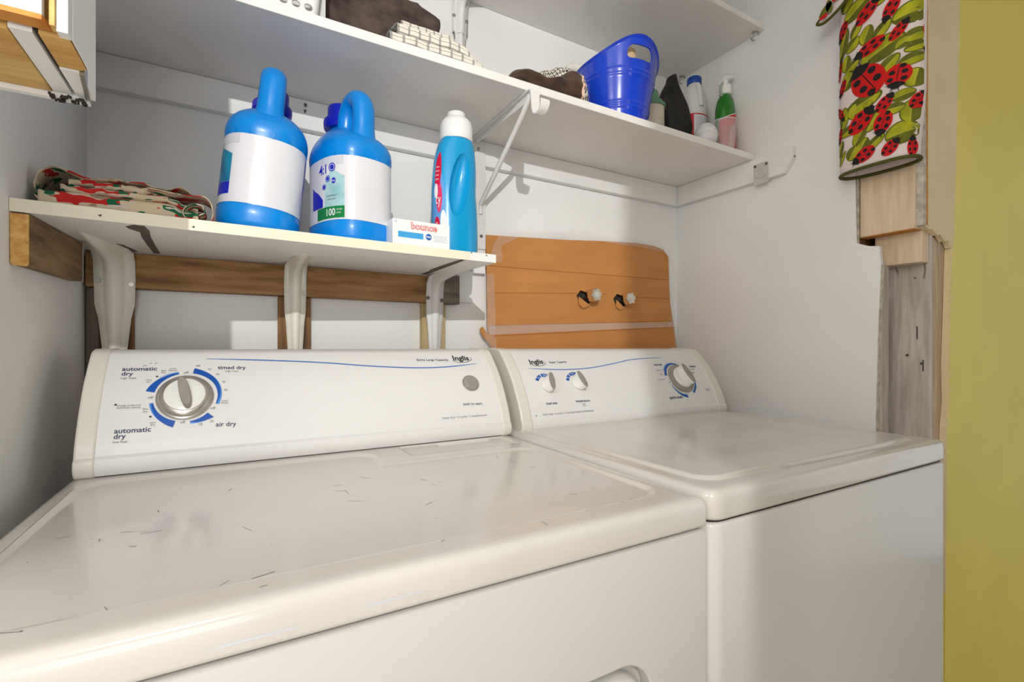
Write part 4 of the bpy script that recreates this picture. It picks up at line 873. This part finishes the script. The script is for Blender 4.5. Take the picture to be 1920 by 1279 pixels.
# bleach bottle
bl = thing('bleach_bottle', 'white bleach bottle with blue screw cap and red-edged label', 'bottle', (1.275, 1.055, US))
def bring(ax, by, z, e=2.3, n=40): return [(ax*math.copysign(abs(math.cos(2*PI*i/n))**(2/e), math.cos(2*PI*i/n)), by*math.copysign(abs(math.sin(2*PI*i/n))**(2/e), math.sin(2*PI*i/n)), z) for i in range(n)]
P = catmull([Vector(p) for p in ((.039, .032, 0), (.0435, .036, .005), (.044, .0365, .06), (.044, .0365, .155), (.0425, .036, .180), (.038, .033, .205), (.031, .028, .228), (.024, .023, .248), (.0195, .0195, .257), (.0185, .0185, .265))], 4)
k = MB(); k.loft([bring(*p) for p in P]); blo = k.build('body', 'bleach_white', bl, world=False, angle=60)
k = MB(); k.tube(catmull([Vector(p) for p in ((-.010, -.020, .252), (-.0115, -.028, .232), (-.0125, -.033, .20), (-.0125, -.0365, .175))], 5), .0075, 12); k.build('grip_rib', 'bleach_white', bl, world=False)
k = MB(); k.lathe([(.0215, .260), (.0225, .262), (.0225, .279), (.021, .2815), (.005, .282)], (0, 0, 0), 32); k.build('cap', 'bleach_cap', bl, world=False)
def lfn(t, z, off=.0006):
    q = R(t-90); c, s_ = math.cos(q), math.sin(q); e = 2.3; return ((.044+off)*math.copysign(abs(c)**(2/e), c), (.0365+off)*math.copysign(abs(s_)**(2/e), s_), z)
k = MB(); k.grid(lambda u, v: lfn(-80+160*u, .012+.140*v), 30, 2); lb = k.build('label', 'label_white', bl, world=False)
k = MB(); k.grid(lambda u, v: lfn(-80+160*u, .149+.0035*v, .0011), 30, 1); k.grid(lambda u, v: lfn(-64+18*u, .012+.138*v, .0011), 6, 1); k.grid(lambda u, v: lfn(-30+40*u, .096+.002*v, .0011), 8, 1); k.build('label_print', 'bleach_red', lb, world=False, stuff=True)
k = MB()
for i in range(7): put_text(k, 'eau de javel concentree', -38, 30, .140-i*.0062, lambda t, z: lfn(t, z, .0013), h=.0038)
k.build('lettering', 'print_grey', lb, world=False, smooth=False, stuff=True)

# spray bottle
sp = thing('spray_bottle', 'green cleaner spray bottle with white trigger head beside the right wall', 'spray bottle', (1.31, .968, US))
P = catmull([Vector(p) for p in ((.028, .022, 0), (.0335, .026, .006), (.034, .0265, .06), (.0335, .026, .115), (.0325, .0255, .15), (.027, .0225, .175), (.019, .018, .190), (.0165, .0165, .195))], 4)
k = MB(); k.loft([bring(p[0], p[1], p[2], 2.1) for p in P]); k.build('body', 'spray_green', sp, world=False, angle=60)
k = MB(); k.lathe([(.0165, .188), (.0168, .198), (.016, .2)], (0, 0, 0), 28); k.build('neck', 'spray_clear', sp, world=False)
k = MB(); k.lathe([(.0175, .198), (.0175, .222), (.0165, .226), (.014, .228)], (0, 0, 0), 28); hd_ = k.build('trigger_head', 'cap_white', sp, world=False)
k = MB(); rings = []
for x, z, w, h in ((-.016, .226, .010, .004), (-.017, .238, .0115, .010), (-.008, .246, .012, .013), (.006, .252, .011, .011), (.018, .256, .009, .008), (.028, .260, .008, .0065), (.034, .261, .007, .006)):
    rings.append([(x+.2*h*math.sin(2*PI*q/16), w*math.cos(2*PI*q/16), z+h*math.sin(2*PI*q/16)) for q in range(16)])
k.loft(rings); k.tube([(-.004, 0, .225), (-.004, 0, .24)], .011, 14); k.build('nozzle', 'cap_white', hd_, world=False, angle=70)
k = MB(); k.tube(catmull([Vector(p) for p in ((-.016, -.004, .232), (-.026, -.004, .215), (-.026, -.004, .2), (-.021, -.004, .188))], 4), .004, 8); k.build('trigger', 'spray_clear', hd_, world=False)
def gfn(t, z, off=.0006):
    q = R(t-90); c, s_ = math.cos(q), math.sin(q); e = 2.1
    i = min(range(len(P)), key=lambda j: abs(P[j].z-z)); a_, b_ = P[i].x, P[i].y
    return ((a_+off)*math.copysign(abs(c)**(2/e), c), (b_+off)*math.copysign(abs(s_)**(2/e), s_), z)
k = MB(); k.grid(lambda u, v: gfn(-85+170*u, .012+(.098+.045*u**1.3)*v, .0008), 30, 6); lb = k.build('label', 'spray_red', sp, world=False)
k = MB(); k.grid(lambda u, v: gfn(-85+170*u, .1095+.045*u**1.3+.0025*v, .0011), 30, 1); k.build('label_edge', 'label_white_print', lb, world=False)

# dosing ball and clear cup at the shelf front
db = thing('dosing_ball', 'small round white plastic ball resting at the shelf edge before the bleach', 'dosing ball', (1.178, .934, US))
k = MB(); k.lathe([(.012, 0), (.022, .004), (.030, .016), (.0325, .030), (.031, .042), (.026, .052), (.019, .059), (.0185, .061), (.0115, .0625), (.004, .0632)], (0, 0, 0), 36); k.build('ball', 'bleach_white', db, world=False, angle=70)
k = MB(); k.lathe([(.0328, .029), (.0334, .030), (.0334, .032), (.0328, .033)], (0, 0, 0), 36, cap0=False, cap1=False); k.build('seam', 'bleach_white', db, world=False)
cu = thing('clear_cup', 'small clear plastic measuring cup at the right end of the middle shelf', 'cup', (1.262, .936, US))
k = MB(); k.lathe([(.004, .002), (.026, .0015), (.0275, .004), (.0375, .088)], (0, 0, 0), 40, cap0=True, cap1=False); k.build('wall', 'clear_plastic', cu, world=False, solid=.0012, angle=60)
k = MB(); k.lathe([(.0372, .0865), (.0392, .0868), (.0392, .0895), (.0372, .0895)], (0, 0, 0), 40, cap0=False, cap1=False); k.build('rim', 'clear_rim', cu, world=False)

# ------------------------------------------------------------------ ladybird bag holder on the stud
lh = thing('bag_holder', 'fabric bag holder printed with red ladybirds and green leaves hanging on the stud', 'bag holder', (1.335, .555, .42))
XC, YC, HX, HY = 1.334, .5635, .036, .086
def hfn(a, z, g=0.):
    e = 2.4; c, s_ = math.cos(a), math.sin(a); wv = 1+.02*mnoise.noise((z*9, math.cos(a), math.sin(a)))
    k_ = 1-.13*smooth01((z-.60)/-.16)*max(0, -s_)
    return (XC+(HX+g)*math.copysign(abs(c)**(2/e), c)*wv, YC+(HY+g)*math.copysign(abs(s_)**(2/e), s_)*k_*wv, z)
k = MB(); k.grid(lambda u, v: hfn(2*PI*u, .428+.55*v), 72, 40, closeu=True); k.build('sleeve', 'bag_cloth', lh, solid=.0012, angle=80)
k = MB(); pts = [hfn(2*PI*i/60, .428, .0005) for i in range(61)]; k.tube(pts, .0042, 8, caps=False); k.build('hem_binding', 'binding_green', lh)
def xs(y, z, off):
    q = (y-YC)/HY; q = max(-.985, min(.985, q)); a = PI-math.asin(math.copysign(abs(q)**1.2, q)); p = hfn(a, z, off); return p
def decal(mb, pts, off):
    n = len(pts); cy_ = sum(p[0] for p in pts)/n; cz_ = sum(p[1] for p in pts)/n; vs = []
    for f in (1, .66, .33): vs += [xs(cy_+(p[0]-cy_)*f, cz_+(p[1]-cz_)*f, off) for p in pts]
    fs = [(a*n+i, a*n+(i+1) % n, (a+1)*n+(i+1) % n, (a+1)*n+i) for a in (0, 1) for i in range(n)]+[(2*n+i, 2*n+(i+1) % n, 3*n) for i in range(n)]
    mb.add(vs+[xs(cy_, cz_, off)], fs)
def shape(y, z, l, w, ang, f, n=20):
    """outline in the print plane; image-right is -y"""
    out = []; ca, sa = math.cos(R(ang)), math.sin(R(ang))
    for i in range(n):
        a, b = f(2*PI*i/n); a *= l/2; b *= w/2; out.append((y-(a*ca-b*sa), z+(a*sa+b*ca)))
    return out
ell = lambda t: (math.cos(t), math.sin(t))
leaf = lambda t: (math.cos(t), math.sin(t)*abs(math.sin(t))**.12)
BUGS = [(0.576, 0.793, 0.059, 0.03, 45), (0.529, 0.775, 0.05, 0.026, -115), (0.517, 0.716, 0.044, 0.022, 50), (0.568, 0.707, 0.058, 0.03, 200), (0.574, 0.63, 0.078, 0.066, 120), (0.518, 0.616, 0.048, 0.046, -100), (0.633, 0.783, 0.045, 0.022, -115), (0.472, 0.706, 0.041, 0.015, 90), (0.471, 0.645, 0.036, 0.011, 110), (0.64, 0.689, 0.052, 0.011, 80), (0.632, 0.643, 0.037, 0.015, -110), (0.483, 0.55, 0.038, 0.026, 60), (0.542, 0.561, 0.04, 0.026, 50), (0.59, 0.539, 0.061, 0.04, 45), (0.544, 0.52, 0.049, 0.035, -105), (0.53, 0.456, 0.039, 0.027, 45), (0.581, 0.458, 0.046, 0.03, 210), (0.488, 0.448, 0.04, 0.017, 90), (0.64, 0.582, 0.043, 0.015, -60), (0.64, 0.527, 0.037, 0.013, -100), (.55, .86, .05, .03, 40), (.60, .88, .05, .03, 120)]
LEAVES = [(0.491, 0.75, 0.067, 0.043, 10), (0.488, 0.697, 0.042, 0.025, 20), (0.544, 0.692, 0.073, 0.045, 20), (0.495, 0.644, 0.042, 0.023, 15), (0.49, 0.601, 0.037, 0.037, 80), (0.548, 0.734, 0.045, 0.023, 45), (0.578, 0.74, 0.039, 0.025, 70), (0.6, 0.765, 0.036, 0.02, 60), (0.632, 0.746, 0.07, 0.022, 75), (0.608, 0.734, 0.035, 0.024, 40), (0.623, 0.696, 0.035, 0.02, 80), (0.607, 0.684, 0.036, 0.018, 30), (0.574, 0.68, 0.036, 0.027, 60), (0.537, 0.646, 0.052, 0.026, 40), (0.616, 0.656, 0.048, 0.033, 60), (0.587, 0.581, 0.075, 0.032, 15), (0.508, 0.568, 0.037, 0.022, 10), (0.525, 0.543, 0.039, 0.022, 0), (0.494, 0.528, 0.045, 0.033, 90), (0.63, 0.564, 0.048, 0.022, 85), (0.508, 0.485, 0.057, 0.044, 10), (0.565, 0.532, 0.046, 0.028, 60), (0.592, 0.507, 0.043, 0.023, 60), (0.56, 0.48, 0.042, 0.019, 35), (0.585, 0.483, 0.029, 0.023, 60), (0.608, 0.47, 0.031, 0.027, 60), (0.64, 0.492, 0.037, 0.015, 70), (0.635, 0.468, 0.033, 0.011, 60), (0.603, 0.57, 0.033, 0.029, 80), (0.613, 0.53, 0.048, 0.022, 15), (0.508, 0.686, 0.03, 0.019, 30), (0.487, 0.671, 0.037, 0.02, 15), (.60, .815, .06, .035, 30), (.545, .82, .05, .03, 60), (.50, .83, .06, .04, 20), (.62, .85, .05, .03, 70)]
for i, (y, z, l, w, a) in enumerate(LEAVES):
    l *= 1.16; w *= 1.2; o_ = .0012+.00012*(i % 6)
    k = MB(); decal(k, shape(y, z, l, w, a, leaf, 22), o_); lf = k.build('leaf_print', 'leaf_dark', lh, angle=80)
    k = MB(); decal(k, shape(y, z, l*.92, w*.92, a, lambda t: (math.cos(t), -abs(math.sin(t))**1.35*.95 if (i % 2) else abs(math.sin(t))**1.35*.95) if math.sin(t)*(-1 if i % 2 else 1) > 0 else (math.cos(t)*.96, -.12 if i % 2 == 0 else .12), 22), o_+.0004); k.build('light_half', 'leaf_light', lf, angle=80)
    k = MB(); decal(k, shape(y, z, l*.9, max(.0007, w*.02), a, ell, 8), o_+.0006); k.build('vein', 'leaf_vein', lf, angle=80)
for i, (y, z, l, w, a) in enumerate(BUGS):
    l *= 1.06; w *= 1.06; ca, sa = math.cos(R(a)), math.sin(R(a)); O = .0026
    loc = lambda p, q: (y-(p*l/2*ca-q*w/2*sa), z+(p*l/2*sa+q*w/2*ca))
    k = MB(); decal(k, shape(y, z, l*.96, w, a, ell, 26), O); bg_ = k.build('ladybird_print', 'bug_red', lh, angle=80); bk_ = MB()
    hy, hz = loc(.82, 0); decal(bk_, shape(hy, hz, l*.26, w*.62, a, ell, 14), O+.0005)
    hy, hz = loc(1.05, 0); decal(bk_, shape(hy, hz, l*.16, w*.34, a, ell, 10), O+.0005)
    hy, hz = loc(-.1, 0); decal(bk_, shape(hy, hz, l*.78, w*.035, a, ell, 8), O+.0004)
    for p, q in ((.35, .5), (.35, -.5), (-.25, .45), (-.25, -.45), (-.75, .25)):
        hy, hz = loc(p, q); decal(bk_, shape(hy, hz, l*.19, w*.24, a, ell, 12), O+.0005)
    for sg in (1, -1):
        for p, q, ex in ((1.2, .28, 25), (.75, .6, 60)):
            hy, hz = loc(p+.05, q*sg); decal(bk_, shape(hy, hz, l*.2, w*.035, a+ex*sg, ell, 8), O+.0003)
    bk_.build('black_markings', 'bug_black', bg_, angle=80, stuff=True)
# flap of the upper opening, hanging out to the left
k = MB()
FP = [(1.295, .655, .85), (1.288, .672, .835), (1.285, .683, .822), (1.288, .668, .818), (1.287, .64, .828), (1.286, .615, .846), (1.288, .60, .875)]
def ffn(u, v):
    i = min(int(u*(len(FP)-1)), len(FP)-2); p = Vector(FP[i]).lerp(Vector(FP[i+1]), u*(len(FP)-1)-i); q = Vector((1.30, .64, .93)); r_ = p.lerp(q, v); return (r_.x-.006*math.sin(PI*v), r_.y, r_.z)
k.grid(ffn, 24, 8); fl = k.build('flap', 'bag_cloth', lh, solid=.0015)
k = MB(); k.tube([Vector(p) for p in catmull([Vector(p) for p in FP], 5)], .0035, 8); k.build('flap_binding', 'binding_green', fl)
k1, k2, k3 = MB(), MB(), MB()
def fdec(mb, y, z, l, w, a, f, x, n=18):
    pts = shape(y, z, l, w, a, f, n); mb.add([(x, q[0], q[1]) for q in pts], [tuple(range(n))])
fdec(k1, .660, .842, .04, .018, 45, leaf, 1.2785); fdec(k1, .651, .846, .035, .016, 100, leaf, 1.2785); fdec(k2, .664, .828, .02, .010, 10, ell, 1.2780); fdec(k2, .634, .865, .03, .018, 60, ell, 1.2780); fdec(k3, .630, .857, .012, .010, 60, ell, 1.2776)
k1.build('leaf_print', 'leaf_dark', fl, stuff=True); k2.build('ladybird_print', 'bug_red', fl, stuff=True); k3.build('black_markings', 'bug_black', fl, stuff=True)
hk = thing('wall_hook', 'tiny clear adhesive hook on the right wall left of the ladybird bag', 'hook', (1.357, .655, .66))
k = MB(); k.tube([(1.352, .655+.008*math.cos(R(a)), .66+.014*math.sin(R(a))) for a in range(0, 361, 20)], .0016, 6); k.build('hook_loop', 'clear_plastic', hk)
MB().prism(rring(.648, .662, .64, .69, .003), 1.3565, 1.3588, 'x').build('hook_plate', 'clear_plastic', hk)
